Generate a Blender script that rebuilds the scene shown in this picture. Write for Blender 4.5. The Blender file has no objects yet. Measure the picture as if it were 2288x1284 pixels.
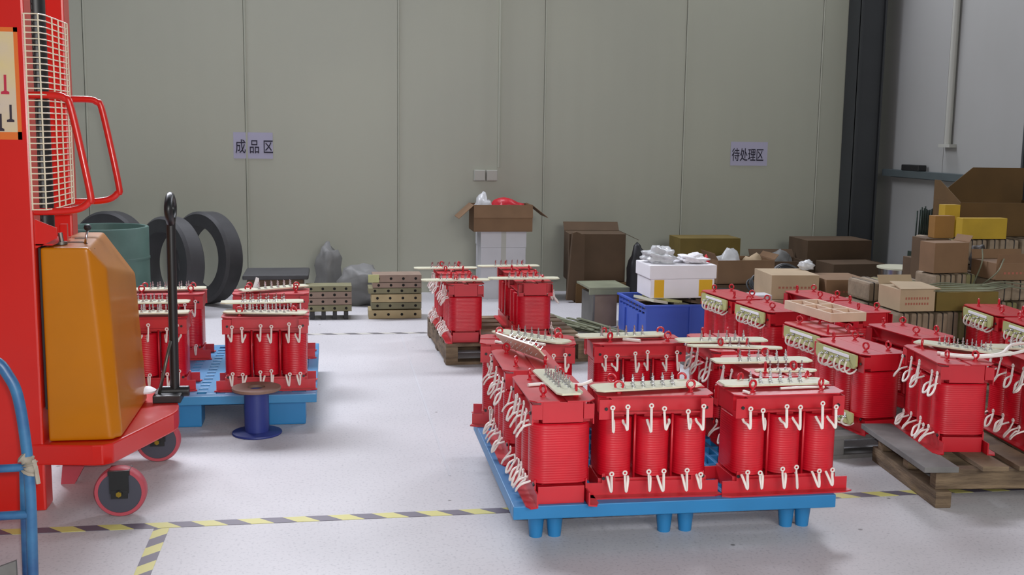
import bpy, bmesh, math, random
from mathutils import Vector, Matrix, Euler
PI = math.pi
sc = bpy.context.scene
COL = sc.collection

# ------------------------------------------------------------------ camera
cam_d = bpy.data.cameras.new('camera'); cam = bpy.data.objects.new('camera', cam_d); COL.objects.link(cam)
_R = Vector((0.98679883, -0.16135882, 0.01383446)); _U = Vector((0.00903484, 0.14014069, 0.99009038)); _F = Vector((0.16169858, 0.97689504, -0.13974852))
_m = Matrix((( _R.x, _U.x, -_F.x, 0.0), (_R.y, _U.y, -_F.y, 0.0), (_R.z, _U.z, -_F.z, 1.35), (0, 0, 0, 1)))
cam.matrix_world = _m
cam_d.sensor_width = 36.0; cam_d.lens = 36.0*2466.7/2288.0; cam_d.clip_start = 0.05
sc.camera = cam
# ------------------------------------------------------------------ world, lights, exposure
w = bpy.data.worlds.new('hall_light'); sc.world = w; w.use_nodes = True
w.node_tree.nodes['Background'].inputs[0].default_value = (0.80, 0.88, 1.0, 1)
w.node_tree.nodes['Background'].inputs[1].default_value = 0.15
def area(name, loc, target, sx, sy, power, col=(1, 1, 1), spread=180):
    d = bpy.data.lights.new(name, 'AREA'); d.shape = 'RECTANGLE'; d.size = sx; d.size_y = sy; d.energy = power; d.color = col
    d.spread = math.radians(spread); o = bpy.data.objects.new(name, d); COL.objects.link(o); o.location = loc
    o.rotation_euler = (Vector(target)-Vector(loc)).to_track_quat('-Z', 'Y').to_euler(); return o
area('high_window_back', (-0.9, 8.9, 4.3), (0.5, 3.0, 0), 4.6, 1.0, 355, (0.93, 0.95, 1.05), 150)
area('right_back_fill', (4.0, 8.9, 4.3), (2.2, 3.6, 0.3), 1.4, 1.0, 85, (0.93, 0.95, 1.05), 150)  # added fill lamp, brightens the right-hand transformer top plates from behind
area('hall_window_behind', (2.6, -3.2, 3.4), (1.2, 5.0, 0.4), 3.6, 2.0, 215, (1.0, 0.98, 0.94))
fl = bpy.data.lights.new('camera_flash', 'AREA'); fl.shape = 'DISK'; fl.size = 0.05; fl.energy = 62
flo = bpy.data.objects.new('camera_flash', fl); COL.objects.link(flo); flo.location = (0.03, -0.02, 1.40)
flo.rotation_euler = _F.to_track_quat('-Z', 'Y').to_euler()
vs = sc.view_settings; vs.view_transform = 'Standard'; vs.look = 'None'; vs.gamma = 1.0; vs.use_curve_mapping = False; vs.exposure = 0.0

# ------------------------------------------------------------------ materials
def s2l(c): return tuple(((v/255.0)/12.92 if v/255.0 <= 0.04045 else ((v/255.0+0.055)/1.055)**2.4) for v in c)
def mat(name, rgb, rough=0.5, metal=0.0, var=0.0, vscale=8.0, bump=0.0, bscale=40.0, spec=0.5, rgb2=None, coat=0.0, stretch=None, alpha=1.0, trans=0.0):
    m = bpy.data.materials.new(name); m.use_nodes = True; nt = m.node_tree; b = nt.nodes['Principled BSDF']
    c = s2l(rgb); b.inputs['Base Color'].default_value = (*c, 1)
    b.inputs['Roughness'].default_value = rough; b.inputs['Metallic'].default_value = metal
    b.inputs['Specular IOR Level'].default_value = spec; b.inputs['Coat Weight'].default_value = coat; b.inputs['Coat Roughness'].default_value = 0.12
    b.inputs['Alpha'].default_value = alpha; b.inputs['Transmission Weight'].default_value = trans
    tc = nt.nodes.new('ShaderNodeTexCoord'); mp = nt.nodes.new('ShaderNodeMapping'); nt.links.new(tc.outputs['Object'], mp.inputs[0])
    if stretch: mp.inputs['Scale'].default_value = stretch
    if var > 0 or rgb2:
        n = nt.nodes.new('ShaderNodeTexNoise'); n.inputs['Scale'].default_value = vscale; n.inputs['Detail'].default_value = 5
        nt.links.new(mp.outputs[0], n.inputs['Vector'])
        r = nt.nodes.new('ShaderNodeValToRGB'); r.color_ramp.elements[0].position = 0.35; r.color_ramp.elements[1].position = 0.65
        c2 = s2l(rgb2) if rgb2 else tuple(v*(1-var) for v in c)
        r.color_ramp.elements[0].color = (*c2, 1); r.color_ramp.elements[1].color = (*c, 1)
        nt.links.new(n.outputs['Fac'], r.inputs[0]); nt.links.new(r.outputs[0], b.inputs['Base Color'])
    if bump > 0:
        n2 = nt.nodes.new('ShaderNodeTexNoise'); n2.inputs['Scale'].default_value = bscale; nt.links.new(mp.outputs[0], n2.inputs['Vector'])
        bp = nt.nodes.new('ShaderNodeBump'); bp.inputs['Strength'].default_value = bump; bp.inputs['Distance'].default_value = 0.01
        nt.links.new(n2.outputs['Fac'], bp.inputs['Height']); nt.links.new(bp.outputs[0], b.inputs['Normal'])
    return m
M = {}
M['red'] = mat('red_enamel', (194, 14, 34), 0.42, var=0.12, vscale=9, coat=0.5)
M['red'].node_tree.nodes['Principled BSDF'].inputs['Coat Roughness'].default_value = 0.35
M['coil'] = mat('red_varnished_winding', (202, 14, 36), 0.38, var=0.14, vscale=12, coat=0.2)
def add_rings(m, scale, strength, axis='Z'):
    nt = m.node_tree; b = nt.nodes['Principled BSDF']; tc = nt.nodes.new('ShaderNodeTexCoord')
    wv = nt.nodes.new('ShaderNodeTexWave'); wv.bands_direction = axis; wv.inputs['Scale'].default_value = scale; wv.inputs['Distortion'].default_value = 1.2; wv.inputs['Detail'].default_value = 1
    nt.links.new(tc.outputs['Object'], wv.inputs['Vector'])
    bp = nt.nodes.new('ShaderNodeBump'); bp.inputs['Strength'].default_value = strength; bp.inputs['Distance'].default_value = 0.003
    nt.links.new(wv.outputs['Fac'], bp.inputs['Height']); nt.links.new(bp.outputs[0], b.inputs['Normal'])
add_rings(M['coil'], 38, 0.22)
M['white_wire'] = mat('white_insulated_wire', (232, 222, 215), 0.45)
M['steel'] = mat('bright_steel', (205, 205, 208), 0.25, 1.0)
M['darksteel'] = mat('dull_steel', (120, 118, 112), 0.45, 0.8, var=0.3)
M['fibre'] = mat('epoxy_fibre_board', (218, 216, 190), 0.35, var=0.08, vscale=14)
M['fibre_g'] = mat('greenish_fibre_board', (188, 190, 130), 0.38, var=0.15, vscale=14)
M['blue'] = mat('blue_pallet_plastic', (38, 122, 178), 0.42, var=0.12, vscale=5)
M['blue_l'] = mat('pale_blue_pallet_plastic', (60, 138, 190), 0.40, var=0.15, vscale=5)
M['wood'] = mat('weathered_wood', (128, 108, 84), 0.8, rgb2=(84, 68, 52), vscale=6, bump=0.4, bscale=30, stretch=(1, 1, 6))
M['woodg'] = mat('grey_plank', (122, 120, 118), 0.8, rgb2=(92, 90, 88), vscale=5, bump=0.3, bscale=30)
M['pine'] = mat('fresh_pine', (214, 186, 160), 0.6, var=0.15, vscale=10)
M['orange'] = mat('stacker_red_paint', (206, 26, 14), 0.32, var=0.06, vscale=3, coat=0.3)
M['yellow'] = mat('yellow_cover_plastic', (188, 112, 2), 0.36, var=0.08, vscale=4, coat=0.25, spec=0.3)
M['black'] = mat('black_rubber', (26, 26, 28), 0.5, var=0.2)
M['blackp'] = mat('black_painted_steel', (30, 31, 32), 0.38)
M['cream_wire'] = mat('cream_coated_wire', (226, 214, 188), 0.4)
M['pinkrubber'] = mat('pink_polyurethane', (176, 70, 82), 0.5)
M['wheelc'] = mat('grey_wheel_core', (72, 72, 84), 0.5, 0.2)
M['brass'] = mat('brass', (176, 148, 60), 0.35, 0.9)
M['greentube'] = mat('grey_green_plastic', (84, 112, 104), 0.5, var=0.15)
M['charcoal'] = mat('charcoal_rubber', (62, 62, 64), 0.6, var=0.2)
M['carton'] = mat('brown_cardboard', (132, 102, 74), 0.8, var=0.16, vscale=5)
M['cartond'] = mat('dark_brown_cardboard', (92, 72, 52), 0.85, var=0.2, vscale=5)
M['cartony'] = mat('yellowish_cardboard', (118, 100, 44), 0.8, var=0.2, vscale=5)
M['cartonl'] = mat('pale_cardboard', (182, 160, 130), 0.8, var=0.12, vscale=5)
M['cartonb'] = mat('tan_cardboard', (98, 72, 36), 0.85, var=0.22, vscale=4)
M['paper'] = mat('brown_wrapping_paper', (150, 132, 110), 0.75, var=0.25, vscale=18, bump=0.3, bscale=30)
M['paperg'] = mat('olive_wrapping_paper', (134, 126, 84), 0.75, var=0.25, vscale=18, bump=0.3, bscale=30)
M['strap'] = mat('dark_strap', (48, 42, 38), 0.6)
M['print'] = mat('faded_red_print', (164, 98, 80), 0.8)
M['whitebox'] = mat('white_carton', (200, 200, 204), 0.6, var=0.05)
M['foam'] = mat('white_foam', (238, 236, 240), 0.6, var=0.04)
M['bluecrate'] = mat('royal_blue_plastic', (62, 92, 190), 0.45, var=0.1, vscale=4)
M['bluespool'] = mat('dark_blue_plastic', (44, 58, 132), 0.45, var=0.15)
M['spooltop'] = mat('brownish_spool_flange', (140, 110, 96), 0.6, var=0.2)
M['trolley'] = mat('worn_blue_tube', (58, 116, 156), 0.4, rgb2=(40, 70, 118), vscale=9)
M['rag'] = mat('grey_cloth_tie', (170, 160, 146), 0.9, var=0.3, vscale=30)
M['yel'] = mat('yellow_patch', (226, 176, 24), 0.5)
M['film'] = mat('clear_crinkled_film', (222, 224, 226), 0.22, bump=0.6, bscale=14, alpha=0.75)
M['redbag'] = mat('red_plastic_bag', (196, 34, 48), 0.4, bump=0.5, bscale=18)
M['greyfilm'] = mat('grey_plastic_sheet', (118, 118, 116), 0.55, bump=0.6, bscale=9)
M['laminate'] = mat('painted_grey_green_steel', (140, 144, 120), 0.5, 0.2, var=0.3, vscale=6)
M['beam'] = mat('beige_beam', (190, 172, 128), 0.6, var=0.2, vscale=8)
M['beamp'] = mat('pinkish_primer_beam', (150, 128, 112), 0.6, var=0.2, vscale=8)
M['beamg'] = mat('olive_beam', (132, 128, 96), 0.6, var=0.25, vscale=8)
M['hole'] = mat('dark_hole', (22, 20, 18), 0.9)
M['column'] = mat('dark_grey_painted_steel', (54, 57, 60), 0.55, 0.1, var=0.15, vscale=2)
M['girt'] = mat('grey_green_painted_girt', (84, 94, 96), 0.5, 0.2, var=0.1)
M['pvc'] = mat('grey_white_pvc', (176, 176, 168), 0.4)
M['signpaper'] = mat('sign_paper', (176, 174, 196), 0.7)
M['ink'] = mat('dark_ink', (30, 26, 48), 0.7)
M['rods'] = mat('dark_green_rods', (44, 58, 50), 0.4, 0.3, var=0.2)
M['ysheet'] = mat('yellow_sheet', (186, 152, 34), 0.6, var=0.15)
M['osheet'] = mat('ochre_sheet', (146, 104, 44), 0.7, var=0.15)
M['wire_b'] = mat('black_wire', (56, 58, 60), 0.45)
M['decal'] = mat('cream_decal', (198, 180, 168), 0.5, rgb2=(214, 190, 120), vscale=4)
M['decal_r'] = mat('decal_red', (180, 30, 60), 0.5); M['decal_k'] = mat('decal_black', (40, 24, 40), 0.5); M['decal_b'] = mat('decal_blue', (60, 50, 170), 0.5)
M['decal_o'] = mat('decal_orange_rim', (214, 104, 26), 0.5)

# wall paint
def wall_mat(name, rgb, rgb2):
    m = mat(name, rgb, 0.42, rgb2=rgb2, vscale=0.7)
    nt = m.node_tree; b = nt.nodes['Principled BSDF']; tc = nt.nodes.new('ShaderNodeTexCoord')
    wv = nt.nodes.new('ShaderNodeTexWave'); wv.bands_direction = 'DIAGONAL'; wv.inputs['Scale'].default_value = 4.0; wv.inputs['Distortion'].default_value = 0.0
    mp = nt.nodes.new('ShaderNodeMapping'); mp.inputs['Scale'].default_value = (1, 1, 0); nt.links.new(tc.outputs['Object'], mp.inputs[0]); nt.links.new(mp.outputs[0], wv.inputs['Vector'])
    bp = nt.nodes.new('ShaderNodeBump'); bp.inputs['Strength'].default_value = 0.10; bp.inputs['Distance'].default_value = 0.004
    nt.links.new(wv.outputs['Fac'], bp.inputs['Height']); nt.links.new(bp.outputs[0], b.inputs['Normal']); return m
M['wall'] = wall_mat('cream_sandwich_panel', (172, 174, 158), (167, 169, 155))
M['wallr'] = wall_mat('grey_white_sandwich_panel', (166, 166, 164), (160, 160, 157))
# floor: pale lilac-grey sealed concrete with specks
mf = mat('pale_sealed_concrete', (206, 204, 207), 0.5, rgb2=(194, 192, 195), vscale=1.2)
nt = mf.node_tree; b = nt.nodes['Principled BSDF']
tc = nt.nodes.new('ShaderNodeTexCoord'); n = nt.nodes.new('ShaderNodeTexNoise'); n.inputs['Scale'].default_value = 90; n.inputs['Detail'].default_value = 3; nt.links.new(tc.outputs['Object'], n.inputs['Vector'])
r = nt.nodes.new('ShaderNodeValToRGB'); r.color_ramp.elements[0].position = 0.30; r.color_ramp.elements[1].position = 0.46
r.color_ramp.elements[0].color = (0.78, 0.78, 0.80, 1); r.color_ramp.elements[1].color = (1, 1, 1, 1); nt.links.new(n.outputs['Fac'], r.inputs[0])
n3 = nt.nodes.new('ShaderNodeTexVoronoi'); n3.inputs['Scale'].default_value = 5.0; nt.links.new(tc.outputs['Object'], n3.inputs['Vector'])
r3 = nt.nodes.new('ShaderNodeValToRGB'); r3.color_ramp.elements[0].position = 0.03; r3.color_ramp.elements[1].position = 0.05
r3.color_ramp.elements[0].color = (0.35, 0.34, 0.33, 1); r3.color_ramp.elements[1].color = (1, 1, 1, 1); nt.links.new(n3.outputs['Distance'], r3.inputs[0])
mx = nt.nodes.new('ShaderNodeMix'); mx.data_type = 'RGBA'; mx.blend_type = 'MULTIPLY'; mx.inputs['Factor'].default_value = 1.0
src = b.inputs['Base Color'].links[0].from_socket
nt.links.new(src, mx.inputs[6]); nt.links.new(r.outputs[0], mx.inputs[7])
mx2 = nt.nodes.new('ShaderNodeMix'); mx2.data_type = 'RGBA'; mx2.blend_type = 'MULTIPLY'; mx2.inputs['Factor'].default_value = 1.0
nt.links.new(mx.outputs[2], mx2.inputs[6]); nt.links.new(r3.outputs[0], mx2.inputs[7]); nt.links.new(mx2.outputs[2], b.inputs['Base Color'])
M['floor'] = mf
# hazard tape (diagonal stripes in object space)
def tape_mat(name, worn):
    m = mat(name, (206, 200, 110), 0.5); nt = m.node_tree; b = nt.nodes['Principled BSDF']
    tc = nt.nodes.new('ShaderNodeTexCoord'); sx = nt.nodes.new('ShaderNodeSeparateXYZ'); nt.links.new(tc.outputs['Object'], sx.inputs[0])
    ad = nt.nodes.new('ShaderNodeMath'); ad.operation = 'ADD'; nt.links.new(sx.outputs[0], ad.inputs[0]); nt.links.new(sx.outputs[1], ad.inputs[1])
    ml = nt.nodes.new('ShaderNodeMath'); ml.operation = 'MULTIPLY'; ml.inputs[1].default_value = 1/0.155; nt.links.new(ad.outputs[0], ml.inputs[0])
    fr = nt.nodes.new('ShaderNodeMath'); fr.operation = 'FRACT'; nt.links.new(ml.outputs[0], fr.inputs[0])
    gt = nt.nodes.new('ShaderNodeMath'); gt.operation = 'GREATER_THAN'; gt.inputs[1].default_value = 0.5; nt.links.new(fr.outputs[0], gt.inputs[0])
    mx = nt.nodes.new('ShaderNodeMix'); mx.data_type = 'RGBA'
    mx.inputs[6].default_value = (*s2l((212, 206, 124) if not worn else (196, 194, 186)), 1); mx.inputs[7].default_value = (*s2l((104, 98, 112) if not worn else (112, 110, 112)), 1)
    nt.links.new(gt.outputs[0], mx.inputs[0]); nt.links.new(mx.outputs[2], b.inputs['Base Color']); return m
M['tape'] = tape_mat('hazard_tape', False); M['tape_w'] = tape_mat('worn_hazard_tape', True)

# ------------------------------------------------------------------ mesh helpers
class B:
    def __init__(s): s.v = []; s.f = []; s.sm = []; s.mi = []; s.cur = 0
    def add(s, vs, fs, smooth=False):
        o = len(s.v); s.v += [tuple(v) for v in vs]; s.f += [tuple(i+o for i in f) for f in fs]; s.sm += [smooth]*len(fs); s.mi += [s.cur]*len(fs); return s
    def box(s, a, b, rz=0, piv=None):
        x0, y0, z0 = a; x1, y1, z1 = b
        vs = [Vector(p) for p in ((x0,y0,z0),(x1,y0,z0),(x1,y1,z0),(x0,y1,z0),(x0,y0,z1),(x1,y0,z1),(x1,y1,z1),(x0,y1,z1))]
        if rz:
            c = Vector(piv) if piv else Vector(((x0+x1)/2, (y0+y1)/2, 0)); R = Matrix.Rotation(rz, 3, 'Z'); vs = [R@(v-c)+c for v in vs]
        return s.add(vs, [(0,3,2,1),(4,5,6,7),(0,1,5,4),(1,2,6,5),(2,3,7,6),(3,0,4,7)])
    def prism(s, pts, z0, z1, axis='z', smooth=False):
        # pts 2D outline (ccw); extruded along axis
        n = len(pts)
        def P(p, h): return {'z': (p[0], p[1], h), 'y': (p[0], h, p[1]), 'x': (h, p[0], p[1])}[axis]
        vs = [P(p, z0) for p in pts]+[P(p, z1) for p in pts]
        s.add(vs, [tuple(range(n-1, -1, -1)), tuple(range(n, 2*n))])
        o = len(s.v)-2*n
        for i in range(n):
            j = (i+1) % n; s.f.append((o+i, o+j, o+n+j, o+n+i)); s.sm.append(smooth); s.mi.append(s.cur)
        return s
    def tube(s, path, r, n=8, closed=False, flat=1.0):
        P = [Vector(p) for p in path]; rings = []; up = Vector((0, 0, 1)); m = len(P); pn = None
        for i in range(m):
            if closed: t = P[(i+1) % m]-P[i-1]
            else: t = P[min(i+1, m-1)]-P[max(i-1, 0)]
            t.normalize()
            if pn is None:
                a = up if abs(t.z) < 0.9 else Vector((1, 0, 0)); nn = (a-t*a.dot(t)).normalized()
            else: nn = (pn-t*pn.dot(t)).normalized()
            pn = nn; bb = t.cross(nn); rr = r[i] if isinstance(r, (list, tuple)) else r
            rings.append([P[i]+(nn*math.cos(2*PI*k/n)+bb*math.sin(2*PI*k/n)*flat)*rr for k in range(n)])
        vs = [v for rg in rings for v in rg]; fs = []
        for i in range(m if closed else m-1):
            j = (i+1) % m
            for k in range(n): l = (k+1) % n; fs.append((i*n+k, i*n+l, j*n+l, j*n+k))
        s.add(vs, fs, True)
        if not closed:
            o = len(s.v)-len(vs); s.f += [tuple(o+k for k in range(n-1, -1, -1)), tuple(o+(m-1)*n+k for k in range(n))]; s.sm += [False]*2; s.mi += [s.cur]*2
        return s
    def cyl(s, p0, p1, r, n=16): return s.tube([p0, p1], r, n)
    def lathe(s, prof, c=(0, 0, 0), n=32, axis='z'):
        vs = []; fs = []; m = len(prof)
        for r_, z in prof:
            for k in range(n):
                a = 2*PI*k/n; x, y = r_*math.cos(a), r_*math.sin(a)
                p = {'z': (x, y, z), 'y': (x, z, y), 'x': (z, x, y)}[axis]; vs.append((p[0]+c[0], p[1]+c[1], p[2]+c[2]))
        for i in range(m-1):
            for k in range(n):
                l = (k+1) % n; fs.append((i*n+k, i*n+l, (i+1)*n+l, (i+1)*n+k))
        return s.add(vs, fs, True)
    def mesh(s, name, mats, bevel=0.0, smooth_angle=True):
        me = bpy.data.meshes.new(name); me.from_pydata(s.v, [], s.f)
        for m in mats: me.materials.append(m)
        for i, p in enumerate(me.polygons): p.use_smooth = s.sm[i]; p.material_index = min(s.mi[i], len(mats)-1)
        bm = bmesh.new(); bm.from_mesh(me); bmesh.ops.recalc_face_normals(bm, faces=bm.faces)
        for e in bm.edges:
            if len(e.link_faces) == 2 and e.calc_face_angle(0) > 0.7: e.smooth = False
        if bevel:
            es = [e for e in bm.edges if len(e.link_faces) == 2 and e.calc_face_angle(0) > 0.5]
            bmesh.ops.bevel(bm, geom=es, offset=bevel, segments=2, affect='EDGES', profile=0.6)
        bm.to_mesh(me); bm.free(); me.update(); return me
def link(name, me, parent=None, loc=None, rot=None):
    o = bpy.data.objects.new(name, me); COL.objects.link(o)
    if parent: o.parent = parent
    if loc: o.location = loc
    if rot: o.rotation_euler = rot
    return o
CACHE = {}
def part(name, key, fn, mats, parent, bevel=0.0, loc=None, rot=None):
    if key not in CACHE:
        b = B(); fn(b); CACHE[key] = b.mesh(name, mats if isinstance(mats, (list, tuple)) else [mats], bevel)
    return link(name, CACHE[key], parent, loc, rot)
def new(name, b, mats, parent=None, bevel=0.0, loc=None, rot=None):
    return link(name, b.mesh(name, mats if isinstance(mats, (list, tuple)) else [mats], bevel), parent, loc, rot)
def tag(o, label, cat, group=None):
    o['label'] = label; o['category'] = cat
    if group: o['group'] = group
    return o
def empty(name, loc, rz, label, cat, group=None):
    o = bpy.data.objects.new(name, None); COL.objects.link(o); o.location = loc; o.rotation_euler = (0, 0, rz); o.empty_display_size = 0.05
    return tag(o, label, cat, group)
def struct(o): o['kind'] = 'structure'; return o
def spl(pts, k=6):  # catmull-rom
    P = [Vector(p) for p in pts]; P = [2*P[0]-P[1]]+P+[2*P[-1]-P[-2]]; out = []
    for i in range(1, len(P)-2):
        for j in range(k):
            t = j/k; a, b, c, d = P[i-1], P[i], P[i+1], P[i+2]
            out.append(0.5*((2*b)+(c-a)*t+(2*a-5*b+4*c-d)*t*t+(3*b-3*c+d-a)*t**3))
    out.append(P[-2]); return out
def rrect(hx, hy, r, n=6):
    pts = []
    for cx, cy, a0 in ((hx-r, hy-r, 0), (-hx+r, hy-r, PI/2), (-hx+r, -hy+r, PI), (hx-r, -hy+r, 1.5*PI)):
        for k in range(n+1): a = a0+PI/2*k/n; pts.append((cx+r*math.cos(a), cy+r*math.sin(a)))
    return pts

# ------------------------------------------------------------------ room shell
YW, XW, ZH = 9.2, 4.80, 5.0
b = B(); b.box((-6, -6, -0.1), (XW+0.1, YW+0.1, 0)); struct(new('floor', b, M['floor']))
b = B(); seams = [-5.552, -4.331, -3.110, -1.889, -0.669, 0.552, 1.773, 2.993, 4.214]
edges = [-6.0]+seams+[XW]
for i in range(len(edges)-1): b.box((edges[i]+0.003, YW, 0), (edges[i+1]-0.003, YW+0.1, ZH))
b.box((-6, YW+0.02, 0), (XW, YW+0.11, ZH))
for s_ in seams: b.tube([(s_+0.009, YW+0.001, 0), (s_+0.009, YW+0.001, ZH)], 0.0085, 10)
struct(new('wall_back', b, M['wall']))
b = B(); ey = [9.2, 8.15, 6.95, 5.75, 4.55, 3.35, 2.15, 0.95, -0.25, -6.0]
for i in range(len(ey)-1): b.box((XW, ey[i+1]+0.003, 0), (XW+0.1, ey[i]-0.003, ZH))
b.box((XW+0.02, -6, 0), (XW+0.11, YW+0.1, ZH))
struct(new('wall_right', b, M['wallr']))
# steel columns (H section) and girt on the right wall
def hcol(b, x0, x1, y0, y1, z1, t=0.02):
    b.box((x0, y0, 0), (x1, y0+t, z1)); b.box((x0, y1-t, 0), (x1, y1, z1)); b.box(((x0+x1)/2-t/2, y0, 0), ((x0+x1)/2+t/2, y1, z1))
b = B(); b.box((4.44, 8.93, 0), (4.455, 9.19, ZH)); b.box((4.645, 8.93, 0), (4.66, 9.19, ZH)); b.box((4.44, 8.96, 0), (4.66, 8.975, ZH)); b.box((4.40, 8.9, 0), (4.70, 9.19, 0.02))
struct(new('trim_1', b, M['column']))
b = B(); hcol(b, 4.60, 4.79, 6.64, 6.84, ZH); struct(new('trim_2', b, M['column']))
b = B(); b.prism([(4.70, 1.075), (4.79, 1.075), (4.79, 1.01), (4.78, 1.01), (4.78, 1.065), (4.71, 1.065), (4.71, 1.02), (4.70, 1.02)], -0.5, 8.93, 'y'); struct(new('trim_3', b, M['girt']))
# floor marking tapes
def tape(name, x0, y0, x1, y1, wd, m, label):
    L = math.hypot(x1-x0, y1-y0); b = B(); b.box((0, -wd/2, 0.0004), (L, wd/2, 0.0014))
    o = new(name, b, m, None, 0, (x0, y0, 0), (0, 0, math.atan2(y1-y0, x1-x0))); tag(o, label, 'floor tape', 'hazard striped floor tapes')
tape('floor_tape', -1.7, 3.765, 3.4, 3.785, 0.052, M['tape'], 'yellow and grey striped floor tape running across under the front blue pallet')
tape('floor_tape', -0.575, 3.738, -0.575, 2.2, 0.05, M['tape'], 'short yellow and grey striped tape leaving the long one towards the bottom edge')
tape('floor_tape', -0.6, 7.33, 2.3, 7.31, 0.05, M['tape_w'], 'worn faded striped tape on the floor near the back wall')
b = B(); b.box((0.452, 4.2, 0.0004), (0.462, 7.2, 0.001)); tag(new('floor_joint', b, M['whitebox']), 'thin pale line on the floor left of the front blue pallet', 'floor line')

# ------------------------------------------------------------------ back-wall fittings
b = B(); b.tube([(1.395, YW-0.012, 1.05), (1.395, YW-0.012, ZH)], 0.011, 10); tag(new('conduit_pipe', b, M['wall']), 'thin vertical conduit running down the back wall to the two sockets', 'pipe')
def socket(x, label):
    e = empty('wall_socket', (x, YW, 0.985), 0, label, 'socket', 'wall sockets above the open carton')
    part('back_box', 'sockbox', lambda b: b.box((-0.047, -0.04, -0.045), (0.047, 0, 0.045)), M['pvc'], e, 0.004)
    part('face_plate', 'sockplate', lambda b: b.box((-0.043, -0.048, -0.041), (0.043, -0.04, 0.041)), M['pvc'], e, 0.003)
socket(1.232, 'left of two square surface sockets at the foot of the conduit'); socket(1.334, 'right of two square surface sockets at the foot of the conduit')
b = B(); b.tube([(XW-0.028, 8.05, 1.30), (XW-0.028, 8.05, ZH)], 0.027, 14); rp = new('downpipe', b, M['pvc'])
tag(rp, 'pale vertical pipe on the right wall ending above the girt', 'pipe')
b = B(); b.box((XW-0.06, 7.97, 1.275), (XW, 8.13, 1.30)); new('pipe_bracket', b, M['pvc'], rp)
b = B(); b.box((4.705, 8.35, 1.0755), (4.78, 8.62, 1.125)); tag(new('black_case', b, M['black'], None, 0.006), 'small black case lying on the girt of the right wall', 'case')

FONT = None
def sign(name, x0, x1, z0, z1, text, tx0, tz, size, label, xs=1.0):
    b = B(); b.box((x0, YW-0.003, z0), (x1, YW-0.0015, z1)); s_ = new(name, b, M['signpaper']); tag(s_, label, 'sign')
    cu = bpy.data.curves.new('lettering', 'FONT'); cu.body = text; cu.size = size; cu.extrude = 0.0006; cu.offset = 0.0008
    t = bpy.data.objects.new('lettering_text', cu); COL.objects.link(t)
    dg = bpy.context.evaluated_depsgraph_get(); me = bpy.data.meshes.new_from_object(t.evaluated_get(dg)); bpy.data.objects.remove(t)
    me.materials.clear(); me.materials.append(M['ink'])
    o = link('lettering', me, s_); o.location = (tx0, YW-0.0042, tz); o.rotation_euler = (PI/2, 0, 0); o.scale = (xs, 1, 1)
sign('wall_sign', -0.765, -0.455, 1.105, 1.315, '成 品 区', -0.752, 1.158, 0.118, 'left white paper wall sign with three dark characters, one torn corner', 0.72)
sign('wall_sign', 3.425, 3.76, 1.085, 1.29, '待处理区', 3.435, 1.135, 0.118, 'right white paper wall sign with four dark characters', 0.62)

# ------------------------------------------------------------------ transformers
LH, TL, HT = 0.225, 0.193, 0.345     # half foot length, half top-plate length, height
def foot_rail(b, sgn, L, foot):
    t = 0.005; y = 0.083*sgn; ya, yb = sorted((y, y+t*sgn))
    o = [(-L, 0), (L, 0), (L, 0.046), (L-0.05, 0.046), (L-0.05, 0.078), (L-0.095, 0.078), (L-0.095, 0.05), (-L+0.095, 0.05), (-L+0.095, 0.078), (-L+0.05, 0.078), (-L+0.05, 0.046), (-L, 0.046)]
    b.prism(o, ya, yb, 'y')
    ya, yb = sorted((y, y+foot*sgn)); e = 0.012
    if sgn < 0: b.prism([(-L, yb), (-L-0.008, ya+e), (-L+0.02, ya), (L-0.02, ya), (L+0.008, ya+e), (L, yb)], 0, 0.005)
    else: b.prism([(-L, ya), (L, ya), (L+0.008, yb-e), (L-0.02, yb), (-L+0.02, yb), (-L-0.008, yb-e)], 0, 0.005)
def top_clamp(b, sgn, clip):
    # outward-open channel: web, lower lip, end tabs and the flat top plate
    L = TL; z1 = HT-0.004
    def bx_(x0, x1, a, c, z0, z_): ya, yb = sorted((a*sgn, c*sgn)); b.box((x0, ya, z0), (x1, yb, z_))
    bx_(-L, L, 0.068, 0.073, 0.284, z1); bx_(-L, L, 0.073, 0.098, 0.284, 0.288)
    for x in (-L, L-0.042): bx_(x, x+0.042, 0.0985, 0.1025, 0.266, z1-0.008); bx_(x, x+0.004, 0.073, 0.098, 0.266, 0.284); bx_(x+0.038, x+0.042, 0.073, 0.0985, 0.288, z1-0.008)
    y0, y1 = sorted((0.108*sgn, (0.0008 if clip else 0.013)*sgn)); c = 0.022
    if sgn < 0: b.prism([(-L-0.004, y1), (-L-0.004, y0+c), (-L+c, y0), (L-c, y0), (L+0.004, y0+c), (L+0.004, y1)], z1, HT)
    else: b.prism([(-L-0.004, y0), (L+0.004, y0), (L+0.004, y1-c), (L-c, y1), (-L+c, y1), (-L-0.004, y1-c)], z1, HT)
def clamp_bolt(b): b.cyl((0, -0.004, 0), (0, 0.002, 0), 0.006, 6)
def core(b):
    b.box((-0.186, -0.077, 0.0), (0.186, 0.077, 0.058)); b.box((-0.190, -0.067, 0.272), (0.190, 0.067, HT-0.005))
    for x in (-0.128, 0, 0.128): b.box((x-0.03, -0.06, 0.055), (x+0.03, 0.06, 0.275))
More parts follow.
